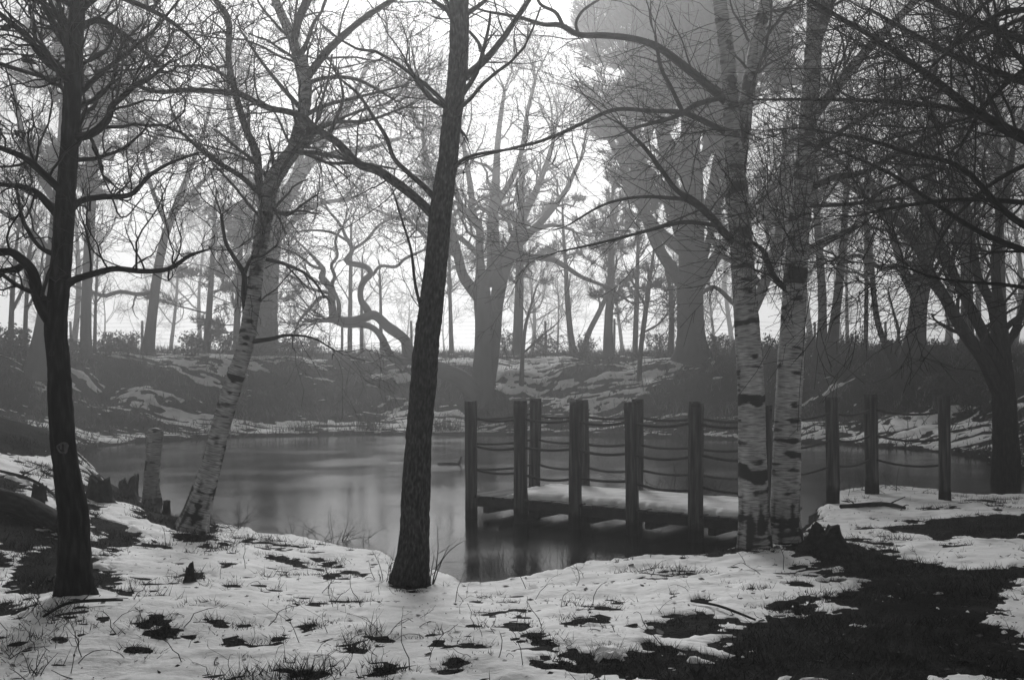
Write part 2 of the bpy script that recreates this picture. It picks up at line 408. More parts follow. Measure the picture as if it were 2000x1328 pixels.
far_snow_px = [(150, 838, 150, 9), (420, 832, 170, 9), (700, 832, 130, 10), (760, 795, 55, 22), (640, 712, 90, 9), (900, 706, 130, 11), (1010, 735, 70, 14), (1160, 790, 130, 28), (1300, 735, 60, 22), (1080, 760, 90, 10),
               (1200, 750, 50, 25), (60, 740, 90, 14), (300, 705, 150, 8), (450, 700, 90, 8), (1050, 705, 80, 8), (1150, 715, 120, 6), (1280, 706, 50, 6), (1300, 815, 120, 14), (1700, 835, 260, 26), (1880, 845, 90, 28),
               (1480, 850, 90, 8), (1620, 765, 60, 6), (850, 820, 60, 12), (230, 775, 50, 6), (640, 745, 40, 6), (400, 745, 45, 6), (780, 738, 40, 8), (560, 840, 220, 6)]
far_bare_px = [(450, 765, 150, 26), (620, 770, 110, 28), (1150, 725, 70, 12), (1330, 770, 90, 40), (250, 735, 100, 12), (800, 760, 100, 10), (900, 770, 60, 20), (1500, 760, 140, 30), (1800, 770, 220, 35), (700, 728, 60, 6)]
def far_ell(lst):
    out = []
    for (px, py, rx, ry) in lst:
        c = hit(px, py); a = hit(px, py - ry); b_ = hit(px, py + ry)
        out.append((c[0], c[1], rx / F * c[1], max(abs(a[1] - b_[1]) / 2, 0.25)))
    return out
FS, FB = far_ell(far_snow_px), far_ell(far_bare_px)
def far_snow(X, Y):
    h, s, w = terrain(X, Y)
    f = np.full(X.shape, -0.5)
    for lst, sg in ((FS, 1), (FB, -1)):
        for (cx, cy, rx, ry) in lst:
            q = ((X - cx) / (rx * 1.2)) ** 2 + ((Y - cy) / (ry * 1.3)) ** 2
            f = f + sg * 0.75 * np.exp(-q)
    nz = 0.75 * fbm2(X * 0.55, Y * 2.2, 6, 0.8) + 0.8 * fbm2(X * 1.9, Y * 8 + 3, 3, 0.75)
    f = f + 0.45 * sstep(0.15, 0.4, s) * sstep(1.6, 0.7, s) - 0.12
    f = np.clip(f, -0.75, 0.12) + 1.3 * nz
    d = np.clip(f * 0.10, -0.06, 0.022) - 0.1 * sstep(0.25, 0.02, s)
    return h + d, (d > -0.02) & (s > 0.05) & (Y > 17.5)
fx = np.arange(-20, 21, 0.085); fy = axis([(17.4, 47, 0.12)])
snow2 = obj('snow', grid_mesh('far_snow', fx, fy, far_snow), M['snow']); tag(snow2, 'broken snow patches on the misty bank across the pond', 'snow', kind='stuff')

# ------------------------------------------------------------------ trees
def spawn(Pp, Rp, dens, t0, ang, asd, ln, lsd, rf, K, wig, up, rmin, tip=0.35, t1=1.0, flat=0.0, cap=None):
    """side shoots along a batch of branches"""
    Mn, Kp, _ = Pp.shape
    L = np.linalg.norm(np.diff(Pp, axis=1), axis=2).sum(1)
    n = rng.poisson(np.maximum(dens * L * (t1 - t0), 0.02)); n = np.maximum(n, 1) if dens > 0 else n
    idx = np.repeat(np.arange(Mn), n)
    if cap and len(idx) > cap: idx = rng.choice(idx, cap, replace=False)
    m = len(idx); t = t0 + (t1 - t0) * rng.random(m) ** 0.85
    u = t * (Kp - 1); i = np.minimum(u.astype(int), Kp - 2); f = (u - i)[:, None]
    a, b_ = Pp[idx, i], Pp[idx, i + 1]
    pos = a * (1 - f) + b_ * f; tan = norm(b_ - a)
    rad = Rp[idx, i] * (1 - f[:, 0]) + Rp[idx, i + 1] * f[:, 0]
    rv = rng.normal(size=(m, 3)); rv[:, 2] *= (1 - flat)
    perp = norm(rv - (rv * tan).sum(1, keepdims=True) * tan)
    A = np.radians(np.clip(rng.normal(ang, asd, m), 8, 120))[:, None]
    d = norm(np.cos(A) * tan + np.sin(A) * perp)
    ll = ln * np.exp(rng.normal(0, lsd, m)) * (1.15 - 0.55 * t)
    ll = np.minimum(ll, 1.0 * L[idx] + 0.02)
    r0 = np.maximum(np.minimum(rad * rf, rad) * rng.uniform(0.7, 1.1, m), rmin)
    r0 = np.minimum(r0, np.maximum(rad * 0.95, rmin))
    pts = np.empty((m, K, 3)); pts[:, 0] = pos
    step = (ll / (K - 1))[:, None]
    for k in range(1, K):
        d = norm(d + wig * rng.normal(size=(m, 3)) + np.array([0, 0, up]))
        pts[:, k] = pts[:, k - 1] + d * step
    R = r0[:, None] * np.linspace(1, tip, K)[None, :]
    R = np.maximum(R, rmin * 0.7)
    return pts, R

def traced(pts, d, dd=0.0, wob=0.0):
    """photo outline points (px, py, half width) -> world polyline at distance d, swinging dd in depth towards its end"""
    n = len(pts); out = []; rad = []
    for i, (px, py, r) in enumerate(pts):
        di = d + dd * (i / max(n - 1, 1)) ** 1.2 + (wob * math.sin(i * 1.9 + px) if i else 0)
        out.append(P(px, py, di)); rad.append(r * di / F)
    return np.array(out), np.array(rad)

def stem_mesh(name, pts, rad, base, sides=16, step=0.06, bark='plain', flare=0.0, seed=0, lump=0.05):
    L = np.linalg.norm(np.diff(pts, axis=0), axis=1).sum()
    n = int(np.clip(L / step, 8, 520))
    p, r, L = resample(pts, rad, n)
    T = norm(np.gradient(p, axis=0)); ref = np.array([0.97, 0.2, 0.03]) if abs(norm(p[-1] - p[0])[2]) > 0.5 else np.array([0.05, 0.1, 1.0])
    B = norm(ref - (T @ ref)[:, None] * T); Nn = np.cross(T, B)
    a = np.arange(sides) * 2 * math.pi / sides; s = np.linspace(0, L, n)
    A, S = np.meshgrid(a, s); Rr = np.repeat(r[:, None], sides, 1)
    ca, sa = np.cos(A), np.sin(A)
    disp = lump * vnoise(ca * 1.3 + seed, sa * 1.3, S * 1.6 / max(r.mean() * 6, .2)) + lump * 0.5 * vnoise(ca * 2.5 + seed, sa * 2.5, S * 5)
    scar = np.zeros_like(A)
    if bark == 'furrow':
        ridg = 1 - np.abs(vnoise(ca * 5 + seed, sa * 5, S * 5.5)) * 2
        ridg2 = 1 - np.abs(vnoise(ca * 9 + seed, sa * 9, S * 14)) * 2
        disp = disp + 0.06 * ridg + 0.05 * ridg2 + 0.02 * vnoise(ca * 14, sa * 14, S * 40)
    if bark == 'birch':
        wz = S + 0.012 * vnoise(ca * 2 + seed, sa * 2, S * 9)
        b1 = vnoise(ca * 0.45 + seed, sa * 0.45, wz * 17); b2 = vnoise(ca * 0.8 + seed + 9, sa * 0.8, wz * 42); b3 = vnoise(ca * 1.2 + seed, sa * 1.2 + 4, S * 3.0)
        low = sstep(0.9, 0.1, S)
        scar = np.clip(sstep(0.25, 0.85, b1) * 1.1 + 0.7 * sstep(0.2, 0.8, b2) + 0.35 * sstep(0.1, 0.9, b3) + low * (0.25 + 0.9 * vnoise(ca * 3, sa * 3, S * 6)), 0, 1)
        disp = disp + 0.035 * scar + 0.02 * vnoise(ca * 8, sa * 8, S * 40)
    if flare:
        lobes = 0.55 + 0.45 * np.cos(A * 5 + seed) * 0.8 + 0.3 * vnoise(ca * 2, sa * 2 + seed, S)
        disp = disp + flare * np.exp(-S / (r[0] * 1.3)) * np.clip(lobes, 0, 2)
    Rr = Rr * (1 + disp)
    V = p[:, None, :] + Rr[..., None] * (ca[..., None] * B[:, None, :] + sa[..., None] * Nn[:, None, :])
    i = np.arange(n - 1)[:, None] * sides; j = np.arange(sides)[None, :]; j2 = (j + 1) % sides
    Q = np.stack([i + j, i + j2, i + sides + j2, i + sides + j], -1).reshape(-1, 4)
    Vf = V.reshape(-1, 3); Vf = np.vstack([Vf, p[-1] + T[-1] * r[-1] * 0.3]); top = len(Vf) - 1
    jj = np.arange(sides); Tt = np.column_stack([(n - 1) * sides + jj, (n - 1) * sides + (jj + 1) % sides, np.full(sides, top)])
    st = np.stack([ca * Rr, sa * Rr, S], -1).reshape(-1, 3); st = np.vstack([st, [0, 0, L]])
    return mesh_from(name, Vf - base, Q, Tt, True, {'straight': st, 'scar': np.append(scar.ravel(), 0)})

def tufts(pos, dirs, n, ln, wd, spread):
    """needle sprays: n narrow triangles per point"""
    m = len(pos); p = np.repeat(pos, n, 0); d = np.repeat(dirs, n, 0)
    d = norm(d + spread * rng.normal(size=d.shape)); s = norm(np.cross(d, rng.normal(size=d.shape)))
    l = ln * rng.uniform(0.5, 1.3, (m * n, 1)); w = wd * rng.uniform(0.6, 1.3, (m * n, 1))
    p = p + 0.15 * ln * rng.normal(size=p.shape)
    V = np.stack([p - s * w * 0.5, p + s * w * 0.5, p + d * l], 1).reshape(-1, 3)
    return V, np.arange(m * n * 3).reshape(-1, 3)

def chain(pts_list, K=14):
    """resample polylines to one batch"""
    A = []; B = []
    for p, r in pts_list:
        q, rr, _ = resample(p, r, K); A.append(q); B.append(rr)
    return np.array(A), np.array(B)

def tips(Pp, Rp, n, ln, wig, up, K=14):
    """shoots that carry a limb on from its end"""
    m = len(Pp); e = np.repeat(Pp[:, -1], n, 0); t = np.repeat(norm(Pp[:, -1] - Pp[:, -3]), n, 0)
    d = norm(t + 0.35 * rng.normal(size=t.shape)); r = np.repeat(Rp[:, -1], n) * rng.uniform(0.45, 0.72, m * n)
    st = (ln * rng.uniform(0.5, 1.25, m * n) / (K - 1))[:, None]; pts = np.empty((m * n, K, 3)); pts[:, 0] = e
    for k in range(1, K):
        d = norm(d + wig * rng.normal(size=d.shape) + np.array([0, 0, up])); pts[:, k] = pts[:, k - 1] + d * st
    return pts, r[:, None] * np.linspace(1, 0.25, K)[None]

def tree(name, label, cat, trunk, d, limbs=(), levels=(), trunk_t0=0.4, bark='plain', mat='bark_far', twmat='twig_far', sides=14, step=0.08, flare=0.3, group=None,
         seed=0, foliage=None, lump=0.05, first=None, sink=0.12, tip=None):
    tp, tr = traced(trunk, d)
    base = tp[0].copy()
    gz = float(terrain(np.array([base[0]]), np.array([base[1]]))[0][0]); base[2] = gz
    down = tp[0].copy(); down[2] = min(gz, tp[0][2]) - sink
    tp = np.vstack([down, tp]) if tp[0][2] - down[2] > 0.02 else tp
    tr = np.concatenate([[tr[0] * 1.08], tr]) if len(tp) > len(tr) else tr
    root = thing(name, base, label, cat, group)
    obj('trunk', stem_mesh('trunk', tp, tr, base, sides, step, bark, flare, seed, lump), M[mat], root)
    src = []; naked = []
    for k, lm in enumerate(limbs):
        pts, dd = lm[0], lm[1]
        ld = d + (lm[2] if len(lm) > 2 else 0.0)
        lp, lr = traced(pts, ld, dd, 0.012 * d / 8)
        bk = bark if (bark == 'birch' and pts[0][2] > 9.5) else 'plain'
        lmat = mat if bk == bark or bark == 'furrow' else ('bark_dark' if bark == 'birch' else mat)
        obj('limb', stem_mesh('limb', lp, lr, base, max(6, sides // 2), step * 1.1, bk, 0, seed + k * 3.1, 0.06), M[lmat], root)
        (src if len(lm) < 4 else naked).append((lp, lr))
    bag = Bag(); tipsP = []; tipsD = []
    q, rr, _ = resample(tp, tr, 30); k0 = int(trunk_t0 * 29)
    src_t = [(q[k0:], rr[k0:])] if trunk_t0 < 0.95 else []
    S = chain(src + src_t) if (src or src_t) else None
    if tip and S is not None:
        Sn = chain(naked) if naked else None; tq = tips(S[0] if Sn is None else np.concatenate([S[0], Sn[0]]), S[1] if Sn is None else np.concatenate([S[1], Sn[1]]), *tip); v, qd = tubes(tq[0], tq[1], 5); bag.add(v, qd); S = (np.concatenate([S[0], tq[0]]), np.concatenate([S[1], tq[1]]))
    if first is not None and src_t:                    # automatic limbs from the trunk
        fp, fr = spawn(*chain(src_t), **first)
        v, qd = tubes(fp, fr, 5); bag.add(v, qd)
        S = (np.concatenate([chain(src + src_t, fp.shape[1])[0], fp]), np.concatenate([chain(src + src_t, fp.shape[1])[1], fr]))
    cur = S
    for li, lv in enumerate(levels):
        lv = dict(lv); sd = lv.pop('sides', 3); keep = lv.pop('keep', False)
        c = spawn(*cur, **lv)
        v, qd = tubes(c[0], c[1], sd); bag.add(v, qd)
        cur = c if not keep else c
        last = c
    if foliage:
        pp = last[0][:, 1:].reshape(-1, 3); dv = norm(last[0][:, 1:] - last[0][:, :-1]).reshape(-1, 3)
        dv = norm(dv + np.array([0, 0, foliage.get('up', 0.3)]))
        v, t = tufts(pp, dv, foliage['n'], foliage['ln'], foliage['wd'], foliage['spread'])
        fb = Bag(); fb.add(v, None, t)
        obj('foliage', fb.mesh('foliage', False, base), M['needle'], root)
    if bag.n:
        obj('crown', bag.mesh('crown', True, base), M[twmat], root)
    return root

# ---- twig recipes (metres)
def lv(dens, t0, ang, ln, rf, K, wig, up, rmin, asd=14, lsd=0.35, **kw):
    return dict(dens=dens, t0=t0, ang=ang, asd=asd, ln=ln, lsd=lsd, rf=rf, K=K, wig=wig, up=up, rmin=rmin, **kw)
STUBBY = [lv(10, 0.08, 55, 0.62, 0.5, 10, 0.25, 0.10, 0.0035), lv(11, 0.12, 52, 0.32, 0.6, 7, 0.26, 0.10, 0.0024), lv(9, 0.2, 48, 0.15, 0.7, 4, 0.25, 0.12, 0.0019)]
FINE = [lv(9, 0.10, 48, 0.85, 0.36, 8, 0.15, 0.00, 0.0028), lv(8.5, 0.10, 42, 0.40, 0.5, 5, 0.17, -0.02, 0.0018), lv(5, 0.15, 40, 0.18, 0.6, 3, 0.16, -0.03, 0.0014)]
SPARSE = [lv(5, 0.12, 46, 0.8, 0.34, 8, 0.14, 0.01, 0.0026), lv(7, 0.10, 42, 0.40, 0.5, 5, 0.16, -0.01, 0.0017), lv(5, 0.15, 40, 0.18, 0.6, 3, 0.16, -0.03, 0.0013)]
OAK = [lv(1.9, 0.12, 52, 1.9, 0.55, 8, 0.26, 0.05, 0.018), lv(3.6, 0.10, 50, 0.9, 0.55, 5, 0.28, 0.04, 0.010), lv(5.0, 0.12, 48, 0.45, 0.6, 3, 0.25, 0.03, 0.0075), lv(3, 0.2, 45, 0.25, 0.7, 2, 0.2, 0.05, 0.006)]
SAPL = [lv(4, 0.2, 45, 0.9, 0.5, 6, 0.12, 0.08, 0.008), lv(6, 0.15, 42, 0.45, 0.6, 4, 0.14, 0.05, 0.006), lv(6, 0.2, 42, 0.22, 0.6, 3, 0.14, 0.03, 0.0045)]
OT = (4, 1.9, 0.16, 0.05)
NT = (3, 0.8, 0.13, 0.02)

hd = lambda px, py: float(hit(px, py)[1])

# ---- the near trees
dF1 = hd(148, 1160)
first_tree = tree('bare_tree', 'nearly black bare tree with a pruning scar and a hooked limb beside the stumps', 'tree',
     [(148, 1165, 36), (146, 1100, 29), (142, 1000, 27), (130, 920, 23), (122, 850, 22), (117, 760, 21), (114, 700, 20), (109, 640, 20), (116, 560, 19), (122, 480, 18), (126, 420, 18), (135, 300, 16), (142, 180, 16), (147, 80, 15), (152, 0, 14), (158, -150, 12), (165, -350, 8)], dF1,
     [([(108, 640, 13), (85, 605, 13), (72, 570, 12), (68, 545, 11), (60, 525, 10), (40, 505, 9), (15, 492, 8), (-40, 500, 7)], -0.3),
      ([(52, 515, 7), (25, 527, 6), (-30, 532, 5)], -0.1, -0.17),
      ([(130, 556, 9), (150, 545, 7), (200, 530, 6), (230, 525, 5.5), (280, 530, 5), (330, 525, 4.5), (370, 500, 3.5), (405, 488, 2)], -0.5),
      ([(135, 412, 8), (160, 392, 6), (200, 385, 6), (255, 380, 5), (290, 345, 4), (330, 320, 3), (385, 300, 2)], 0.5),
      ([(145, 268, 9), (170, 265, 8), (195, 250, 8), (213, 228, 7), (218, 208, 6), (245, 185, 5.5), (260, 170, 5), (290, 155, 4), (335, 118, 2.5)], -0.4),
      ([(122, 430, 9), (95, 400, 8), (70, 375, 6), (40, 365, 5), (-30, 358, 4)], 0.4),
      ([(126, 380, 8), (85, 340, 7), (50, 310, 6), (-10, 285, 5)], -0.5),
      ([(140, 150, 9), (90, 120, 7), (50, 70, 6), (-10, 20, 5)], 0.4),
      ([(148, 60, 8), (190, 40, 6), (230, 60, 5), (270, 90, 4), (310, 130, 2.5)], 0.6),
      ([(145, 110, 7), (110, 60, 6), (85, 0, 5), (70, -70, 4)], -0.3),
      ([(112, 500, 6), (75, 480, 4), (45, 430, 4), (35, 380, 2.5)], 0.5),
      ([(146, 30, 8), (200, -10, 6), (260, 5, 5), (330, 40, 4), (390, 90, 2.5)], -0.6),
      ([(140, 200, 6), (190, 150, 5), (240, 110, 4), (300, 60, 3), (350, 0, 2)], 0.3)],
     STUBBY, 0.5, 'furrow', 'bark_dark', 'twig', 36, 0.02, 0.45, seed=1, lump=0.03, tip=(2, 0.5, 0.2, 0.06))

M['cut_wood'] = noise_mat('cut_wood', 30, [(0.3, 0.05), (0.7, 0.14)], 0.9)
for (kx, ky, kr, tr_) in [(131, 873, 9, 22), (110, 690, 5, 20)]:                     # healed pruning cuts
    c = P(kx, ky, dF1) - np.array([0, tr_ * dF1 / F * 0.96, 0]); r = kr * dF1 / F; a = np.arange(18) * 2 * math.pi / 18; bag = Bag(); rings = []
    for q, dep in ((1.25, 0.012), (1.1, -0.006), (0.85, -0.007), (0.7, 0.001), (0.35, -0.001)):
        w = r * q * (1 + 0.10 * np.sin(a * 3 + kx) + 0.06 * np.sin(a * 5)); rings.append(np.column_stack([np.cos(a) * w, np.full(18, dep), np.sin(a) * w * 1.1]))
    V = np.vstack(rings + [[[0, -0.001, 0]]]); i = np.arange(4)[:, None] * 18; j = np.arange(18)[None]; j2 = (j + 1) % 18
    Q = np.stack([i + j, i + j2, i + 18 + j2, i + 18 + j], -1).reshape(-1, 4); T = np.column_stack([72 + np.arange(18), 72 + (np.arange(18) + 1) % 18, np.full(18, 90)])
    o = obj('pruning_scar', mesh_from('pruning_scar', V, Q, T), M['cut_wood'] if kr > 6 else M['bark_mid'], first_tree); o.location = c - np.array(first_tree.location)

dF2 = hd(378, 1040)
tree('birch_tree', 'leaning white-barked birch growing out over the pond edge', 'tree',
     [(372, 1045, 27), (392, 975, 23), (415, 900, 19), (432, 830, 18), (455, 750, 18), (478, 680, 16), (490, 610, 15), (500, 540, 14), (508, 480, 14), (520, 410, 15), (530, 360, 16), (550, 325, 16), (575, 290, 14), (588, 240, 13), (597, 190, 12), (595, 150, 12), (588, 110, 9)], dF2,
     [([(594, 170, 10), (574, 85, 10), (550, 30, 9), (535, -10, 8), (515, -90, 6)], 0.4), ([(575, 75, 8), (583, 40, 8), (600, 0, 8), (625, -70, 6)], -0.4),
      ([(597, 155, 8), (635, 105, 7.5), (665, 75, 7), (700, 45, 6), (735, 20, 5.5), (800, -20, 4)], -0.6),
      ([(516, 398, 9), (506, 355, 8), (500, 300, 8), (480, 250, 7), (462, 190, 6.5), (447, 120, 6), (446, 40, 6), (420, 0, 5), (395, -50, 4)], 0.5),
      ([(512, 382, 6), (470, 345, 5), (430, 320, 5), (395, 295, 4), (355, 260, 3)], -0.5),
      ([(484, 640, 6), (477, 580, 6), (476, 535, 5), (455, 500, 4), (440, 470, 3.5), (432, 420, 3)], -0.3),
      ([(476, 540, 4), (490, 505, 3), (512, 500, 2.5), (540, 480, 2)], -0.3),
      ([(488, 668, 5), (530, 662, 4), (560, 655, 3), (610, 660, 2), (655, 685, 1.4)], -0.5),
      ([(595, 165, 5), (640, 152, 4), (700, 157, 3.5), (770, 195, 2)], 0.5), ([(596, 225, 5), (640, 205, 4), (700, 190, 3), (780, 170, 2)], -0.5),
      ([(585, 260, 4), (650, 240, 3.5), (720, 235, 3), (790, 210, 2)], 0.3), ([(568, 300, 5), (620, 300, 4), (690, 315, 3), (770, 330, 2)], 0.6),
      ([(590, 215, 5), (550, 170, 4), (510, 120, 3), (470, 60, 2)], 0.6), ([(548, 325, 4), (600, 270, 4), (660, 235, 3), (720, 210, 2)], -0.7),
      ([(520, 400, 4), (560, 420, 3), (590, 400, 2.2), (620, 380, 1.5)], -0.4)],
     FINE, 0.55, 'birch', 'birch', 'twig', 36, 0.017, 0.95, seed=4, lump=0.04, tip=NT)

dF3 = hd(800, 1138)
tree('bare_tree', 'rough furrowed trunk standing alone in the snow at the middle of the shore', 'tree',
     [(799, 1142, 34), (808, 1060, 28), (813, 950, 26), (818, 860, 24), (826, 760, 24), (832, 680, 24), (843, 590, 22), (853, 500, 21), (860, 420, 21), (872, 330, 19), (882, 240, 18), (892, 160, 18), (897, 80, 18), (896, 0, 18), (893, -120, 15), (885, -300, 10)], dF3,
     [([(850, 424, 10), (815, 390, 9), (780, 362, 9), (740, 335, 8.5), (700, 320, 8), (660, 280, 7.5), (615, 250, 7), (590, 228, 6.5), (560, 218, 6), (530, 213, 6), (500, 200, 6), (470, 185, 6), (430, 180, 5.5), (390, 177, 5), (350, 177, 5), (310, 180, 4), (270, 165, 3.5), (240, 115, 2.5)], 1.0),
      ([(852, 390, 6), (825, 362, 5.5), (800, 340, 5), (770, 310, 4.5), (755, 270, 4), (730, 230, 3.5), (700, 185, 3), (665, 155, 2)], -0.5),
      ([(880, 215, 5), (850, 198, 5), (835, 185, 5), (815, 160, 4.5), (795, 125, 3)], -0.3), ([(832, 640, 3.4), (812, 560, 3), (803, 490, 2.6), (785, 430, 2.2), (768, 375, 1.6)], -0.4),
      ([(900, 158, 8), (945, 120, 7), (975, 85, 6), (1000, 50, 5.5), (1030, 5, 5), (1065, -50, 4)], -0.4), ([(947, 118, 4), (935, 85, 3.5), (917, 62, 3)], 0.1),
      ([(905, 32, 5), (940, 8, 4), (975, -25, 3)], 0.4), ([(880, 332, 4), (905, 312, 3.5), (940, 300, 3), (1000, 292, 2)], -0.5),
      ([(640, 270, 5), (655, 235, 4), (670, 190, 3), (660, 140, 2)], 0.2, 0.26), ([(470, 186, 4), (440, 150, 3.5), (400, 130, 3), (350, 130, 2)], 0.2, 0.59), ([(690, 318, 4), (640, 318, 3), (590, 300, 2.5), (540, 298, 1.6)], 0.3, 0.19),
      ([(890, 55, 5), (872, 20, 4), (845, 0, 3.5), (820, -30, 2.5)], 0.2)],
     [lv(7.5, 0.10, 52, 0.68, 0.36, 9, 0.17, 0.05, 0.0032), lv(9, 0.12, 46, 0.34, 0.5, 6, 0.18, 0.02, 0.0020), lv(8, 0.2, 42, 0.15, 0.6, 4, 0.18, 0.0, 0.0016)], 0.62, 'furrow', 'bark_mid', 'twig', 56, 0.014, 0.65, seed=7, lump=0.03, tip=NT)

dF4 = hd(1475, 1066)
tree('birch_tree', 'pale fork-topped birch of the twin pair beside the jetty', 'tree',
     [(1475, 1066, 31), (1473, 1000, 29), (1470, 900, 27), (1469, 820, 26), (1465, 730, 25), (1459, 640, 24), (1453, 560, 23), (1448, 480, 22), (1442, 400, 22), (1436, 340, 21), (1431, 270, 17), (1427, 200, 16), (1421, 120, 15), (1412, 50, 14), (1403, -20, 13), (1393, -150, 10)], dF4,
     [([(1444, 330, 13), (1451, 260, 14), (1458, 200, 14), (1469, 130, 13), (1482, 60, 13), (1496, 0, 12), (1525, -130, 9)], 0.3),
      ([(1424, 205, 9), (1380, 165, 8), (1330, 125, 8), (1280, 90, 7), (1230, 75, 6), (1180, 70, 6), (1130, 68, 5.5), (1095, 50, 5), (1060, 48, 4), (1015, 35, 3.5), (945, 22, 2.2)], -0.7),
      ([(1424, 262, 6), (1370, 235, 5.5), (1330, 220, 5), (1270, 217, 4), (1200, 215, 4), (1130, 245, 3.5), (1060, 275, 3), (1000, 290, 2.5), (915, 312, 1.6)], -0.4),
      ([(1415, 190, 5), (1360, 205, 5), (1320, 228, 4.5), (1240, 250, 3)], -0.3),
      ([(1452, 486, 9), (1415, 455, 8), (1385, 420, 7.5), (1350, 390, 7), (1320, 370, 5), (1290, 330, 4.5), (1260, 290, 4), (1215, 245, 2.5)], -0.6),
      ([(1402, 441, 4.5), (1380, 438, 4.2), (1330, 435, 4), (1250, 455, 3), (1170, 475, 2.5), (1090, 492, 1.6)], -0.3, -0.11), ([(1335, 222, 4), (1310, 170, 4), (1290, 130, 3.5), (1280, 70, 2.5)], -0.2, -0.08), ([(1352, 392, 4), (1320, 388, 4), (1250, 385, 3), (1180, 400, 2.5), (1110, 440, 1.6)], -0.2, -0.22),
      ([(1100, 52, 4), (1085, 25, 3.5), (1055, 8, 3), (1040, -30, 2)], 0.1, -0.46), ([(1130, 66, 3), (1125, 45, 3), (1140, 20, 2.5), (1170, 0, 2)], 0.1, -0.38)],
     SPARSE, 0.99, 'birch', 'birch', 'twig', 40, 0.016, 0.3, seed=11, lump=0.03, tip=NT, group='twin birches by the jetty')
tree('birch_tree', 'darker straight birch with a diagonal black limb, sharing its foot with the forked birch', 'tree',
     [(1537, 1062, 30), (1534, 1000, 28), (1536, 900, 27), (1539, 800, 25), (1545, 700, 25), (1550, 600, 23), (1556, 500, 22), (1562, 420, 20), (1568, 350, 18), (1575, 270, 17), (1582, 190, 17), (1587, 120, 17), (1590, 60, 15), (1590, 0, 14), (1588, -150, 11)], dF4 + 0.18,
     [([(1589, 90, 12), (1606, 45, 12), (1625, -20, 11), (1645, -150, 8)], -0.3), ([(1575, 245, 10), (1610, 200, 10), (1650, 150, 10), (1700, 90, 9), (1750, 40, 8), (1810, -20, 7)], -0.6),
      ([(1560, 502, 10), (1610, 472, 8), (1650, 455, 7), (1672, 440, 6), (1690, 400, 5), (1695, 350, 4), (1690, 290, 2.5)], -0.3), ([(1572, 308, 6), (1610, 280, 5), (1660, 245, 4.5), (1730, 205, 3)], 0.5),
      ([(1566, 382, 6), (1620, 350, 6), (1690, 335, 5.5), (1760, 295, 5), (1840, 255, 3)], 0.6), ([(1545, 575, 6), (1515, 545, 6), (1502, 520, 6), (1490, 490, 5), (1468, 472, 3)], -0.4), ([(1568, 402, 4), (1650, 400, 3.5), (1760, 388, 2)], -0.5),
      ([(1690, 400, 4), (1730, 370, 3.5), (1790, 350, 3), (1850, 330, 2)], -0.2, -0.2)],
     SPARSE, 0.99, 'birch', 'birch', 'twig', 40, 0.016, 0.3, seed=19, lump=0.03, tip=NT, group='twin birches by the jetty')

# tree just outside the frame whose black boughs hang in from the right
dF6 = 6.6
tree('bare_tree', 'black boughs and dense twigs reaching in from a trunk at the edge of the path', 'tree',
     [(2240, 1150, 40), (2235, 950, 34), (2230, 700, 32), (2220, 450, 30), (2210, 200, 27), (2190, 0, 24), (2170, -250, 18)], dF6,
     [([(2215, 370, 14.8), (2000, 270, 11.1), (1900, 215, 8.9), (1830, 160, 7.4), (1760, 110, 5.9), (1700, 70, 5.2), (1640, 35, 4.4), (1570, -5, 3.0)], -0.6),
      ([(2212, 330, 11.1), (2000, 262, 6.7), (1870, 215, 5.5), (1750, 200, 4.4), (1620, 195, 3.7), (1480, 195, 2.2)], 0.5), ([(2220, 520, 10.4), (2000, 440, 6.7), (1880, 330, 5.2), (1780, 300, 4.4), (1680, 270, 3.7), (1560, 250, 2.2)], -0.3),
      ([(2205, 160, 11.8), (1950, 60, 7.4), (1850, 20, 5.9), (1770, -30, 4.4)], 0.4), ([(2222, 560, 8.9), (1950, 470, 5.9), (1830, 400, 4.4), (1740, 340, 3.7), (1640, 295, 2.2)], 0.6), ([(2210, 230, 10.4), (1900, 125, 5.9), (1780, 65, 4.4), (1700, 20, 3.0)], 0.9),
      ([(2225, 420, 8.9), (2040, 400, 5.9), (1900, 390, 4.4), (1780, 400, 3.7), (1680, 420, 2.2)], 0.3), ([(2200, 60, 8.9), (2000, 20, 5.9), (1900, 60, 4.4), (1820, 130, 3.0)], -0.8), ([(2200, 100, 8.9), (2020, 130, 5.9), (1930, 200, 4.4), (1880, 280, 3.0)], 0.2),
      ([(2220, 500, 7.4), (2060, 560, 4.4), (1950, 555, 3.7), (1840, 545, 2.6), (1760, 520, 1.5)], -0.4), ([(2210, 300, 8.9), (2050, 310, 5.9), (1950, 350, 4.4), (1870, 420, 3.0), (1830, 480, 1.9)], 0.7),
      ([(2190, 0, 8.9), (2050, -30, 5.9), (1950, -10, 4.4), (1880, 50, 3.0)], 0.1), ([(2215, 250, 8.9), (2060, 180, 5.9), (1980, 100, 4.4), (1900, -20, 3.0)], -0.2)],
     [lv(11, 0.28, 42, 0.85, 0.36, 7, 0.10, 0.03, 0.0036), lv(8.5, 0.10, 42, 0.42, 0.5, 5, 0.12, 0.02, 0.0025), lv(6, 0.15, 40, 0.2, 0.6, 3, 0.1, 0.02, 0.0019)], 0.97, 'furrow', 'bark_dark', 'twig', 24, 0.06, 0.3, seed=23, tip=NT)

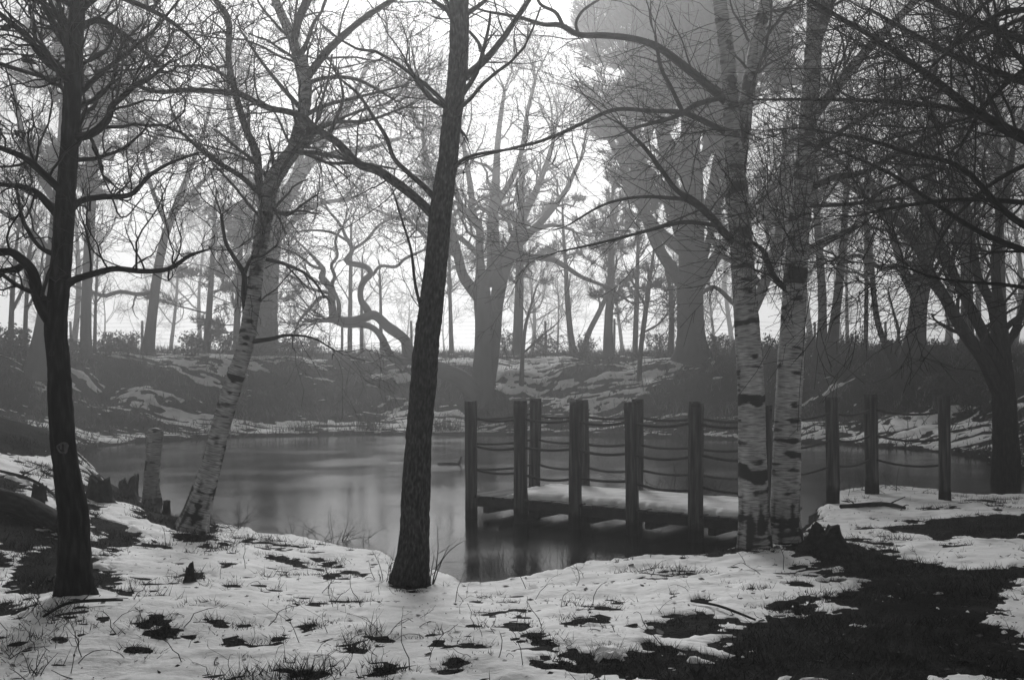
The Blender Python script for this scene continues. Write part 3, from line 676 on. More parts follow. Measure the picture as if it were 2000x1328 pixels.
def evergreen(label, px, d, seed):  # added tree, trunk out of view, to shade a corner and the near mist
    zpx = lambda z: HY - (z - EYE) * F / d
    tree('shade_fir', label, 'tree', [(px, zpx(0.28), 60), (px, zpx(2.5), 50), (px - 12, zpx(5), 38), (px - 8, zpx(7.5), 22), (px, zpx(9.3), 6)], d, [], [lv(8, 0.12, 48, 0.55, 0.5, 4, 0.12, -0.03, 0.004, flat=0.5)], 0.40,
         'furrow', 'bark_dark', 'twig', 20, 0.1, 0.4, seed=seed, first=lv(15, 0.0, 84, 2.0, 0.25, 8, 0.06, -0.015, 0.01, lsd=0.15, flat=0.4), foliage=dict(n=9, ln=0.15, wd=0.017, spread=0.7, up=0.0))
evergreen('black evergreen added to shade the path, with its lowest boughs in view', 2640, 5.6, 33)
evergreen('black evergreen added for shade beyond the near-black tree, with only bough tips in view', -560, 5.9, 35)
dF5 = 17.5
tree('bare_tree', 'dark many-stemmed tree fanning out from the shaded bank past the rope rail', 'tree',
     [(1965, 890, 24), (1962, 800, 21), (1956, 720, 19), (1951, 640, 15), (1948, 580, 10)], dF5,
     [([(1954, 770, 15), (1920, 700, 13), (1880, 645, 12), (1850, 590, 11), (1820, 540, 10), (1790, 480, 9), (1750, 430, 7), (1690, 385, 5)], -1.0), ([(1952, 710, 12), (1915, 640, 11), (1890, 590, 10), (1860, 530, 9), (1830, 460, 8), (1800, 400, 7), (1755, 335, 4)], 1.0),
      ([(1948, 645, 10), (1935, 590, 9), (1910, 540, 8), (1900, 480, 7), (1880, 400, 6), (1845, 325, 4)], -0.5), ([(1950, 600, 10), (1945, 540, 9), (1946, 480, 8), (1960, 400, 7), (1980, 280, 5)], 0.6), ([(1955, 650, 7), (1990, 620, 5), (2050, 590, 4)], -0.5), ([(1955, 690, 8), (1985, 640, 7), (2010, 560, 6), (2030, 450, 5)], 0.5)],
     [lv(4.5, 0.12, 48, 1.3, 0.45, 8, 0.16, 0.04, 0.008), lv(6.5, 0.12, 46, 0.62, 0.5, 6, 0.17, 0.02, 0.005), lv(6.5, 0.15, 42, 0.3, 0.6, 4, 0.15, 0.0, 0.0038)], 0.95, 'furrow', 'bark_dark', 'twig', 24, 0.06, 0.4, seed=31, tip=(4, 1.4, 0.13, 0.04))

# ---- trees on the far bank
dO = hd(945, 783)
tree('oak_tree', 'old oak at the water with twin trunk and a huge snaking low limb', 'tree',
     [(937, 792, 26), (941, 740, 20), (944, 690, 18), (945, 640, 17), (942, 590, 17), (941, 560, 15), (938, 520, 9), (936, 488, 8), (937, 450, 7.5), (922, 413, 6.5), (921, 383, 6), (915, 340, 5), (905, 280, 4)], dO,
     [([(950, 780, 14), (962, 700, 12), (967, 650, 12), (968, 610, 13), (974, 563, 14), (982, 526, 15), (996, 496, 13), (1012, 450, 10), (1027, 413, 8), (1046, 375, 7), (1061, 338, 5), (1080, 280, 4)], 0.6),
      ([(938, 582, 13), (929, 572, 12), (906, 541, 10), (895, 503, 9), (884, 462, 9), (870, 415, 8), (850, 370, 6), (835, 320, 5), (825, 260, 4)], -1.5),
      ([(944, 565, 11), (959, 526, 9), (974, 500, 8), (989, 494, 7), (1019, 500, 6), (1076, 507, 5.5), (1106, 522, 5), (1136, 541, 4), (1189, 563, 3), (1230, 590, 2)], -2.0, 0, 1),
      ([(970, 560, 15), (964, 488, 14), (963, 432, 11), (967, 375, 9), (970, 319, 7), (975, 250, 5), (985, 180, 3.5)], 0.8),
      ([(985, 520, 9), (1020, 470, 8), (1060, 430, 7), (1100, 380, 5), (1130, 320, 4)], -1.0), ([(968, 400, 7), (1000, 350, 6), (1020, 290, 5), (1030, 220, 4), (1045, 160, 3)], -1.0), ([(940, 450, 7), (900, 400, 6), (880, 330, 5), (870, 250, 4)], 1.4), ([(936, 500, 6), (905, 470, 5), (870, 450, 4.5), (820, 440, 3.5)], 1.0), ([(895, 505, 6), (870, 480, 5), (840, 470, 4), (800, 430, 3)], -0.8), ([(1010, 455, 7), (1040, 450, 5.5), (1080, 440, 4), (1120, 450, 3)], 1.0),
      # the low limb that snakes away over the bank
      ([(940, 775, 20), (933, 768, 20), (912, 750, 18), (892, 735, 17), (852, 719, 15), (822, 708, 14), (800, 690, 13), (792, 665, 10), (776, 651, 10), (757, 638, 10), (740, 621, 9), (727, 615, 9), (713, 620, 8.5), (692, 626, 8), (665, 626, 8), (648, 624, 7), (635, 626, 4), (619, 629, 2.5)], -1.6, 0, 1),
      ([(808, 702, 9), (797, 705, 8), (776, 705, 8), (762, 692, 7), (751, 670, 7), (740, 651, 6.5), (724, 638, 6), (703, 633, 7), (675, 634, 6.5), (655, 628, 5)], -0.9, -0.42, 1),
      ([(651, 622, 8), (648, 592, 7), (648, 567, 7.5), (640, 556, 7), (629, 543, 7), (632, 527, 5), (624, 516, 4), (608, 498, 3), (590, 480, 2)], 0.4, -1.38, 1), ([(661, 620, 4.5), (662, 594, 4), (655, 575, 3.5), (648, 556, 4), (654, 540, 3.5), (647, 518, 3.2), (659, 500, 3), (655, 470, 2.5), (670, 440, 2)], -0.4, -1.35),
      ([(645, 581, 3.8), (624, 581, 3), (608, 600, 3), (586, 624, 2.6), (578, 642, 2)], -0.5, -1.33), ([(645, 573, 3.4), (605, 563, 3), (575, 543, 2.4), (545, 530, 1.6)], 0.5, -1.32),
      ([(720, 612, 8), (716, 603, 7.5), (705, 586, 6), (705, 562, 6), (713, 546, 6.5), (724, 535, 6), (713, 521, 5.5), (678, 512, 5.5), (681, 500, 4.2), (689, 489, 4), (681, 472, 4), (675, 462, 3.6), (665, 440, 3), (640, 410, 2.2)], -0.6, -0.95, 1),
      ([(728, 538, 3), (743, 520, 3), (773, 521, 3), (792, 505, 3), (827, 489, 2.4)], 0.6, -1.14), ([(632, 525, 3.5), (610, 520, 3), (585, 500, 2.6), (560, 490, 2), (545, 470, 1.5)], -0.5, -1.15), ([(688, 488, 3.2), (715, 470, 3), (740, 440, 2.6), (770, 425, 2)], 0.5, -1.33), ([(680, 472, 3), (650, 455, 2.6), (610, 450, 2.2), (570, 455, 1.6)], -0.6, -1.38), ([(640, 553, 3), (612, 548, 2.4), (600, 530, 2)], 0.2, -1.25)],
     [lv(2.2, 0.1, 55, 1.35, 0.55, 8, 0.32, 0.06, 0.016), lv(3.6, 0.1, 52, 0.68, 0.6, 5, 0.32, 0.04, 0.010), lv(5.0, 0.12, 50, 0.36, 0.65, 3, 0.3, 0.04, 0.0075), lv(3, 0.2, 45, 0.25, 0.7, 2, 0.2, 0.05, 0.006)], 0.55, 'plain', 'bark_far', 'twig_far', 20, 0.10, 0.5, seed=41, lump=0.07, tip=(4, 2.4, 0.15, 0.06))

dB = hd(1350, 703)
tree('cypress_tree', 'massive trunk carrying a dense evergreen crown above the far bank', 'tree',
     [(1350, 708, 38), (1350, 675, 28), (1348, 610, 25), (1347, 560, 25), (1350, 500, 24), (1352, 400, 22), (1350, 300, 19), (1345, 150, 14), (1338, 0, 10), (1332, -90, 6)], dB,
     [([(1345, 566, 13), (1331, 553, 13), (1313, 525, 12), (1295, 500, 11), (1278, 467, 11), (1262, 425, 10), (1242, 378, 9), (1215, 320, 7), (1185, 260, 5)], -1.5), ([(1345, 500, 13), (1320, 478, 12), (1295, 459, 11), (1270, 430, 9), (1230, 370, 7), (1190, 330, 5)], 1.0),
      ([(1355, 570, 12), (1373, 545, 12), (1400, 500, 11), (1423, 470, 9), (1460, 430, 7), (1494, 400, 6), (1520, 350, 4)], -1.0), ([(1352, 480, 13), (1330, 420, 12), (1310, 350, 11), (1290, 260, 9), (1270, 150, 6)], 1.5), ([(1352, 460, 12), (1385, 400, 11), (1400, 320, 9), (1420, 220, 7), (1435, 100, 5)], 1.0), ([(1352, 520, 7), (1335, 490, 7), (1318, 440, 6), (1312, 380, 5)], -1.8), ([(1370, 520, 8), (1390, 450, 7), (1410, 380, 6)], -2.0)],
     [lv(3.4, 0.42, 36, 1.35, 0.5, 6, 0.10, 0.13, 0.02, cap=800), lv(4.6, 0.25, 38, 0.7, 0.5, 4, 0.10, 0.12, 0.01, cap=3600)], 0.36, 'plain', 'bark_far', 'twig_far', 24, 0.12, 0.4, seed=53, lump=0.08,
     first=lv(7, 0.0, 62, 4.5, 0.4, 10, 0.07, 0.09, 0.03, lsd=0.25), foliage=dict(n=13, ln=0.45, wd=0.055, spread=0.36, up=0.25))

dT = hd(80, 735)
tree('bare_tree', 'broad misty trunk leaning behind the near-black tree', 'tree', [(74, 735, 27), (85, 650, 18), (98, 560, 15), (107, 480, 14), (115, 400, 13), (122, 300, 11), (130, 150, 9), (140, 0, 7), (150, -100, 4)], dT,
     [([(115, 400, 9), (80, 350, 7), (50, 280, 6), (30, 200, 4)], 1.0), ([(118, 330, 8), (160, 260, 6), (190, 180, 5), (210, 80, 4)], -1.0), ([(105, 500, 7), (70, 460, 5), (30, 430, 4), (-20, 400, 3)], -1.0)], OAK, 0.5, tip=OT, seed=61, step=0.2)
def pine(label, trunk, d, plates, lens=2.0, seed=0, dens=3.0, t0=0.3, n=5, group=None, name='pine_tree'):
    return tree(name, label, 'tree', trunk, d, [], [lv(4.5, 0.2, 42, 0.7, 0.5, 5, 0.12, 0.06, 0.008, flat=0.6)], t0, seed=seed, step=0.2, flare=0.3, group=group,
         first=lv(dens, 0.0, 78, lens, 0.3, 7, 0.09, 0.02, 0.015, flat=0.3), foliage=dict(n=n + 4, ln=0.30, wd=0.045, spread=0.6, up=0.35))
pine('tall pine with a heavy dark crown behind the near-black tree', [(168, 698, 12), (168, 600, 10), (173, 500, 9.5), (178, 400, 9), (184, 250, 7), (190, 120, 5), (194, 20, 2)], hd(168, 697), None, 2.5, 71, 6.5, 0.42, 9)
tree('bare_tree', 'straight ash-like tree leaning towards the pond between two fence stakes', 'tree', [(288, 694, 13), (297, 620, 9.5), (305, 550, 9), (320, 470, 8), (345, 400, 7), (372, 330, 5), (400, 250, 3.5), (420, 170, 2)], hd(290, 693),
     [([(303, 570, 4), (270, 575, 4), (235, 570, 4), (205, 578, 4), (185, 572, 3.5), (150, 560, 3)], -0.6), ([(330, 450, 5), (300, 380, 4), (280, 300, 3), (270, 220, 2)], 0.6), ([(340, 415, 5), (400, 350, 4), (450, 290, 3), (480, 230, 2)], -0.6)], OAK, 0.5, tip=OT, seed=73, step=0.15)
pine('small pine with layered boughs beside the leaning birch', [(403, 692, 8), (409, 600, 6), (413, 540, 5), (418, 450, 4), (422, 380, 2)], hd(403, 690), None, 1.3, 79, 4.5, 0.3, 7)
pine('small dark pine half hidden behind the leaning birch', [(462, 694, 8), (464, 600, 6), (468, 520, 5), (472, 440, 4), (475, 400, 2)], hd(462, 692) + 1.5, None, 1.2, 80, 5, 0.15, 7)
tree('oak_tree', 'stout oak rising behind the leaning birch and bending towards the middle', 'tree', [(517, 694, 25), (525, 600, 17), (530, 500, 16), (543, 430, 16), (568, 370, 14), (608, 310, 11), (650, 250, 8), (690, 190, 6), (720, 120, 4)], hd(518, 693),
     [([(540, 445, 9), (500, 380, 8), (470, 310, 6), (450, 230, 5), (440, 140, 3.5)], 1.0), ([(575, 360, 9), (590, 280, 7), (600, 200, 5), (590, 110, 4)], -1.0), ([(600, 320, 7), (660, 300, 6), (720, 290, 4.5), (780, 270, 3.5)], -1.0), ([(535, 480, 7), (575, 430, 6), (620, 400, 5), (670, 390, 4)], 1.2), ([(650, 250, 6), (700, 240, 5), (760, 200, 4), (810, 150, 3)], 1.0)], OAK, 0.6, tip=OT, seed=83, step=0.15, lump=0.07)
pine('thin-crowned pine just past the twin-trunked oak', [(1010, 696, 11), (1013, 600, 9.5), (1015, 520, 7.5), (1016, 420, 5), (1016, 330, 2.5)], hd(1010, 695) + 1.5, None, 1.8, 89, 3.6, 0.3, 5)
pine('flat-boughed pine in the middle of the far bank', [(1188, 702, 11), (1188, 640, 9), (1192, 570, 7), (1193, 500, 6), (1195, 420, 4.5), (1197, 370, 2)], hd(1188, 700), None, 2.3, 97, 4.4, 0.22, 8)
for px, pts, lab, sd in [
    (1118, [(1120, 694, 8), (1113, 640, 6), (1108, 580, 5.5), (1105, 520, 4), (1100, 450, 3), (1098, 380, 1.5)], 'slim upright tree between the thin pine and the flat-boughed pine', 101),
    (1137, [(1136, 696, 7), (1150, 650, 5.5), (1170, 610, 5), (1190, 565, 4), (1205, 510, 2)], 'slim tree leaning into the flat-boughed pine', 102),
    (1243, [(1240, 694, 6), (1243, 600, 5), (1245, 520, 4), (1247, 450, 3), (1248, 370, 1.5)], 'pole-straight slim tree between the flat-boughed pine and the massive trunk', 103),
    (1310, [(1310, 692, 7), (1312, 620, 5.5), (1310, 570, 4.5), (1300, 520, 3), (1296, 470, 1.5)], 'slim tree close against the massive evergreen trunk', 104),
    (683, [(683, 694, 5), (684, 600, 4.2), (685, 520, 3.5), (686, 440, 2)], 'slim straight tree showing under the snaking oak limb', 105),
    (706, [(706, 697, 4), (706, 640, 3.2), (707, 560, 2.5), (708, 500, 1.4)], 'thinnest straight stem under the arch of the snaking limb', 106),
    (1690, [(1690, 694, 5), (1692, 600, 4), (1692, 500, 4), (1690, 350, 2)], 'slim pole-like tree between the V-shaped pair and the big oak', 107),
    (880, [(882, 690, 5), (880, 620, 4), (878, 540, 3), (877, 470, 2)], 'slim pale tree between the lone furrowed trunk and the old oak', 108),
    (745, [(746, 693, 4), (744, 640, 3.5), (743, 570, 2.6), (741, 520, 1.4)], 'faint slim tree within the bend of the snaking limb', 110),
    (185, [(185, 694, 4), (186, 620, 3), (188, 560, 2.4), (190, 500, 1.4)], 'spindly young tree beside the tall pine', 109)]:
    tree('young_tree', lab, 'tree', pts, hd(px, 695) + 0.8, [], SAPL, 0.25, tip=(3, 0.9, 0.12, 0.08), seed=sd, step=0.2, sides=8, flare=0.2, group='slim trees on the far bank')
tree('sapling', 'young sapling standing lower on the bank in front of the massive trunk', 'tree', [(1248, 748, 5.5), (1252, 680, 5), (1262, 600, 5), (1270, 540, 4), (1277, 490, 2.5), (1282, 430, 1.4)], hd(1248, 745), [([(1262, 600, 3), (1240, 560, 2.6), (1225, 530, 2)], 0.3), ([(1256, 650, 2.5), (1290, 630, 2), (1310, 600, 1.4)], -0.3)], SAPL, 0.3, tip=(3, 0.9, 0.12, 0.08), seed=111, step=0.15, sides=8)
tree('sapling', 'young sapling low on the bank just past the old oak', 'tree', [(1018, 757, 5), (1021, 690, 4.2), (1026, 640, 3.4), (1036, 600, 2.4), (1048, 560, 1.4)], hd(1019, 755), [([(1022, 690, 2.5), (1060, 655, 2), (1090, 630, 1.3)], -0.3)], SAPL, 0.3, tip=(3, 0.9, 0.12, 0.08), seed=112, step=0.15, sides=8)
tree('bare_tree', 'upright stem of the V-shaped pair on the far bank', 'tree', [(1603, 706, 15), (1606, 640, 9), (1605, 560, 8), (1598, 460, 7), (1590, 330, 5.5), (1585, 200, 3)], hd(1604, 704), [], OAK, 0.4, tip=OT, seed=113, step=0.2, first=lv(1.0, 0, 45, 2.2, 0.5, 9, 0.16, 0.06, 0.03), group='V-shaped pair of trees')
tree('bare_tree', 'slanting stem of the V-shaped pair on the far bank', 'tree', [(1621, 706, 15), (1630, 630, 9.5), (1637, 570, 8.5), (1646, 480, 7), (1655, 350, 5.5), (1665, 200, 3)], hd(1620, 704), [], OAK, 0.4, tip=OT, seed=114, step=0.2, first=lv(1.0, 0, 45, 2.2, 0.5, 9, 0.16, 0.06, 0.03), group='V-shaped pair of trees')
tree('sapling', 'sinuous young tree bending on the slope behind the rope rail', 'tree', [(1755, 785, 8), (1750, 730, 7), (1742, 700, 6.5), (1722, 655, 6), (1710, 605, 5.5), (1702, 520, 5), (1697, 460, 4), (1688, 390, 2.5)], hd(1755, 783), [([(1747, 710, 3.6), (1755, 650, 3.2), (1745, 610, 2.6), (1735, 570, 1.8)], 0.3), ([(1703, 560, 3), (1680, 535, 2.6), (1640, 530, 2)], -0.5)], SAPL, 0.45, tip=(3, 0.9, 0.12, 0.08), seed=115, step=0.1, sides=10)
tree('oak_tree', 'thick-footed oak with crooked limbs behind the dark many-stemmed tree', 'tree', [(1784, 714, 30), (1789, 650, 19), (1794, 595, 17), (1800, 550, 18), (1808, 500, 16), (1814, 400, 13), (1820, 280, 9), (1825, 150, 6), (1828, 50, 3)], hd(1785, 712),
     [([(1792, 590, 10), (1770, 540, 9), (1750, 480, 8), (1730, 420, 7), (1700, 350, 5), (1670, 280, 3.5)], -1.0), ([(1795, 520, 7), (1765, 515, 6), (1725, 525, 5), (1680, 500, 4), (1640, 505, 3)], -1.0), ([(1800, 480, 9), (1770, 420, 8), (1730, 390, 6), (1690, 370, 4.5)], 1.0), ([(1810, 520, 9), (1840, 460, 8), (1860, 380, 6), (1880, 290, 4.5)], 1.0), ([(1813, 430, 8), (1780, 350, 6), (1760, 270, 5), (1750, 180, 3.5)], 0.5)], OAK, 0.5, tip=OT, seed=117, step=0.15, lump=0.07)
tree('bare_tree', 'plain tall trunk between the crooked oak and the dark many-stemmed tree', 'tree', [(1888, 705, 16), (1889, 620, 12), (1888, 540, 11), (1884, 450, 10), (1880, 300, 8), (1876, 120, 5), (1874, 0, 3)], hd(1888, 704) + 1, [], OAK, 0.45, tip=OT, seed=118, step=0.2, first=lv(1.0, 0, 50, 2.4, 0.5, 9, 0.18, 0.05, 0.03))
tree('bare_tree', 'plain tall trunk showing behind the dark many-stemmed tree', 'tree', [(1955, 705, 13), (1955, 600, 10), (1953, 500, 9), (1950, 350, 7), (1948, 150, 5), (1946, 20, 3)], hd(1955, 704) + 1.5, [], OAK, 0.4, tip=OT, seed=119, step=0.2, first=lv(1.0, 0, 50, 2.4, 0.5, 9, 0.18, 0.05, 0.03))
tree('bare_tree', 'tree with crossing limbs between the massive trunk and the twin birches', 'tree', [(1440, 705, 16), (1455, 640, 12), (1478, 590, 11), (1496, 545, 10), (1510, 500, 9), (1525, 430, 7), (1530, 340, 5), (1535, 240, 3)], hd(1440, 703) + 0.6,
     [([(1490, 560, 7), (1450, 520, 6), (1410, 500, 5), (1390, 460, 4)], -0.5), ([(1500, 530, 6), (1530, 480, 5), (1545, 420, 4), (1550, 350, 3)], 0.6), ([(1465, 620, 6), (1430, 590, 5), (1395, 560, 4), (1370, 575, 2.5)], 0.5)], OAK, 0.4, tip=OT, seed=120, step=0.2)
for k, (px, r, sd, lab) in enumerate([(20, 6, 121, 'thin tree rising out of the evergreen shrub'), (48, 5, 122, 'forked thin tree beside the evergreen shrub')]):
    tree('young_tree', lab, 'tree', [(px, 698, r), (px + 3, 600, r * .8), (px + 10, 500, r * .6), (px + 22, 400, r * .3)], hd(px, 700) + 0.5, [([(px + 2, 610, r * .6), (px + 25, 560, r * .5), (px + 38, 480, r * .3)], 0.3)], SAPL, 0.3, tip=(3, 0.9, 0.12, 0.08), seed=sd, step=0.2, sides=8, group='slim trees on the far bank')

# ---- misty wood beyond the bank: five shapes, copied as individuals
def auto_variant(seed, height, r, dens1):
    n = 9; hs = np.linspace(0, height, n)
    p = np.column_stack([0.25 * np.sin(hs * 0.5 + seed), 0.25 * np.cos(hs * 0.43 + seed * 2) - 0.25, hs]); rad = r * np.linspace(1, 0.12, n)
    tm = stem_mesh('trunk', p, rad, np.zeros(3), 8, 0.4, 'plain', 0.3, seed, 0.06)
    q, rr, _ = resample(p, rad, 24); S = (q[None, 6:], rr[None, 6:]); bag = Bag()
    l1 = spawn(*S, **lv(dens1, 0, 48, height * 0.27, 0.5, 9, 0.17, 0.07, 0.03)); v, qd = tubes(*l1, 5); bag.add(v, qd)
    c = l1
    for L in [lv(2.4, 0.12, 46, 1.6, 0.5, 5, 0.18, 0.05, 0.014), lv(4, 0.12, 45, 0.8, 0.55, 3, 0.18, 0.03, 0.009), lv(5, 0.12, 42, 0.42, 0.6, 2, 0.15, 0.02, 0.007)]:
        c = spawn(*c, **L); v, qd = tubes(*c, 3); bag.add(v, qd)
    return tm, bag.mesh('crown')
VAR = [auto_variant(200 + k, h, r, dn) for k, (h, r, dn) in enumerate([(13, 0.2, 2.0), (11, 0.16, 2.2), (14.5, 0.24, 1.8), (9.5, 0.13, 2.4), (12, 0.18, 2.6)])]
wood = [(-30, 52, 0), (140, 52, 4), (330, 64, 1), (395, 70, 0), (575, 96, 2), (640, 105, 3), (715, 100, 4), (790, 92, 1), (850, 66, 0), (960, 68, 4), (1040, 74, 0), (1085, 70, 3), (1215, 66, 1), 
        (1400, 68, 1), (1470, 58, 0), (1545, 54, 4), (1580, 62, 2), (1660, 54, 3), (1770, 52, 1), (1840, 56, 2), (1920, 52, 4), (1985, 56, 0), (2050, 52, 2), (500, 90, 4), (870, 92, 3), (1010, 94, 2), (200, 86, 3), (1330, 90, 0), (280, 92, 1), (110, 88, 2), (1120, 96, 1), (1420, 88, 2), (1640, 86, 4)]
for (px, d, k) in wood:
    x = (px - CX) / F * d; z = float(terrain(np.array([x]), np.array([float(d)]))[0][0])
    lm = min([(80, 'broad leaning trunk'), (168, 'tall pine'), (290, 'ash-like tree'), (405, 'small layered pine'), (518, 'stout oak'), (650, 'end of the snaking limb'), (760, 'root of the snaking limb'), (815, 'lone furrowed trunk'), (945, 'old twin-trunked oak'), (1013, 'thin-crowned pine'), (1110, 'slim upright tree'), (1190, 'flat-boughed pine'),
              (1245, 'pole-straight slim tree'), (1350, 'massive evergreen trunk'), (1460, 'forked birch'), (1550, 'straight birch'), (1612, 'V-shaped pair'), (1690, 'slim pole-like tree'), (1720, 'sinuous young tree'), (1795, 'crooked oak'), (1888, 'plain tall trunk'), (1955, 'dark many-stemmed tree')], key=lambda q: abs(q[0] - px))[1]
    root = thing('bare_tree', (x, d, z - 0.1), ('grey' if d < 60 else 'pale' if d < 80 else 'very faint') + ' misty bare tree far behind the ' + lm, 'tree', 'misty wood behind the fence')
    for nm, me, mt in (('trunk', VAR[k][0], 'bark_far'), ('crown', VAR[k][1], 'twig_far')): obj(nm, me, M[mt], root)
    root.rotation_euler.z = rng.uniform(0, 6.28); s_ = rng.uniform(0.85, 1.15); root.scale = (s_, s_, s_ * rng.uniform(0.92, 1.08))

# ------------------------------------------------------------------ shrubs, fence and undergrowth of the far bank
def leafy(label, px, py, w, h, d_off=0.0, nleaf=900, group='shrubs along the crest of the bank', ls=0.10):
    c = hit(px, py); y = c[1] + d_off; x = (px - CX) / F * y; z = float(terrain(np.array([x]), np.array([y]))[0][0])
    wm, hm = w / F * y, h / F * y
    root = thing('shrub', (x, y, z), label, 'shrub', group)
    ns = 16; a = rng.uniform(0, 6.28, ns); rr = rng.uniform(0.1, 0.9, ns) * wm * 0.5
    st = np.zeros((ns, 5, 3)); st[:, 0] = np.column_stack([np.cos(a) * rr * .6, np.sin(a) * rr * .3, np.full(ns, -0.05)])
    for k in range(1, 5): st[:, k] = st[:, k - 1] + np.column_stack([np.cos(a) * rr * .12, np.sin(a) * rr * .1, hm / 4 * rng.uniform(.5, 1.1, ns)]) + 0.04 * rng.normal(size=(ns, 3))
    bag = Bag(); R = np.repeat(np.linspace(0.012, 0.005, 5)[None], ns, 0); v, q = tubes(st, R, 3); bag.add(v, q)
    tw = spawn(st, R, **lv(9, 0.15, 55, 0.3, 0.6, 4, 0.2, 0.05, 0.004)); v, q = tubes(*tw, 3); bag.add(v, q)
    obj('stem', bag.mesh('stem'), M['twig_far'], root)
    src = tw[0][:, 1:].reshape(-1, 3); k = rng.integers(0, len(src), nleaf); p = src[k] + 0.05 * rng.normal(size=(nleaf, 3))
    d = norm(rng.normal(size=(nleaf, 3)) + np.array([0, 0, -0.3])); s = norm(np.cross(d, rng.normal(size=(nleaf, 3)))); l = ls * rng.uniform(0.6, 1.3, (nleaf, 1))
    V = np.stack([p, p + d * l * .5 + s * l * .25, p + d * l, p + d * l * .5 - s * l * .25], 1).reshape(-1, 3)
    lb = Bag(); lb.add(V, np.arange(nleaf * 4).reshape(-1, 4)); obj('foliage', lb.mesh('foliage', False), M['leaf'], root)
for a in [('dark rounded evergreen shrub at the end of the bank', 15, 694, 110, 60, 0, 2600), ('leafy shrub at the foot of the tall pine', 215, 694, 70, 40), ('leafy shrub around the fence stake', 255, 692, 60, 45), ('leafy shrub between the pine and the fence stake', 135, 694, 60, 32),
          ('loose shrub beneath the small layered pine', 375, 692, 60, 42), ('shrub against the foot of the small pine', 440, 692, 60, 40), ('bramble shrub at the foot of the stout oak', 490, 694, 70, 45), ('bramble shrub spilling beside the stout oak', 560, 700, 80, 40), ('low shrub under the snaking limb', 610, 692, 70, 36),
          ('low dark shrub behind the lone furrowed trunk', 860, 690, 60, 28), ('shrub against the old oak', 985, 692, 60, 45), ('shrub between the thin pine and the slim upright tree', 1060, 694, 80, 38), ('shrub at the foot of the leaning slim tree', 1140, 696, 80, 36), ('airy leafy shrub beside the massive trunk', 1295, 694, 70, 50),
          ('leafy shrub between the massive trunk and the twin birches', 1400, 696, 70, 45), ('shrub showing between the twin birches', 1505, 698, 70, 40), ('leafy shrub left of the V-shaped pair', 1572, 700, 60, 50), ('leafy shrub between the V-shaped pair and the slim pole', 1665, 698, 70, 45), ('leafy shrub at the foot of the crooked oak', 1740, 702, 70, 40),
          ('low leafy shrub past the crooked oak', 1840, 705, 80, 40), ('leafy shrub behind the dark many-stemmed tree', 1925, 708, 80, 50), ('pale shrub on the slope behind the rope rail', 1725, 770, 60, 45), ('tangled shrub on the shaded slope under the crooked oak', 1830, 780, 130, 50), ('tangled shrub beside the dark many-stemmed tree', 1910, 800, 90, 55)]:
    leafy(*a)

fence = thing('wire_fence', (0, 45.0, 2.8), 'wire mesh fence on thin stakes along the crest of the far bank', 'fence')
fx_ = [(-19.5 + 3.0 * k) for k in range(14)]; tops = []
for x in fx_:
    y = 44.6 + 0.3 * math.sin(x); z = float(terrain(np.array([x]), np.array([y]))[0][0])
    me = stem_mesh('post', np.array([[x, y, z - 0.2], [x + .01, y, z + 0.7], [x + 0.02 * math.sin(x * 3), y, z + 1.5]]), np.array([.06, .058, .055]), np.array([0, 45.0, 2.8]), 8, 0.2)
    obj('post', me, M['fence'], fence); tops.append((x, y, z))
tops = np.array(tops)
for h in np.linspace(0.15, 1.4, 8):
    pl = tops + np.array([0, -0.06, h]); bag = Bag(); v, q = tubes(pl[None], np.full((1, len(pl)), 0.004), 4); bag.add(v, q)
    obj('wire', bag.mesh('wire', True, (0, 45.0, 2.8)), M['wire'], fence)

def blades(n, xs, ys, ws, hh, ww, lean):
    """loose grass blades on the terrain"""
    h = terrain(xs, ys)[0]; p = np.column_stack([xs, ys, h - 0.005]); a = rng.uniform(0, 6.28, n)
    s = np.column_stack([np.cos(a), np.sin(a), 0 * a]); l = hh * rng.uniform(0.4, 1.3, (n, 1)) * (1.0 + 0.9 * vnoise2(xs * 2.1, ys * 2.1) + 0.5 * vnoise2(xs * 7, ys * 7)).clip(0.15, 3)[:, None]; d = norm(np.column_stack([rng.normal(0, lean, n), rng.normal(0, lean, n), np.ones(n)]))
    V = np.stack([p - s * ww / 2, p + s * ww / 2, p + d * l], 1).reshape(-1, 3)
    return V, np.arange(3 * n).reshape(-1, 3)
# near turf in the bare patches
n = 330000; xs = rng.uniform(-6.5, 7.5, n); ys = 3.3 + 11 * rng.random(n) ** 1.6; hh_, ss_, _ = terrain(xs, ys); dd_ = near_depth(xs, ys, ss_)
k = (dd_ < 0.0022) & (ss_ > 0.08) & (np.abs(xs) < 0.56 * ys + 0.3); xs, ys = xs[k][:75000], ys[k][:75000]
b_ = Bag(); v, t = blades(len(xs), xs, ys, None, 0.06, 0.006, 1.0); b_.add(v, None, t)
tag(obj('grass', b_.mesh('grass', False), M['grass']), 'short dark turf showing through the melted snow', 'grass', kind='stuff')
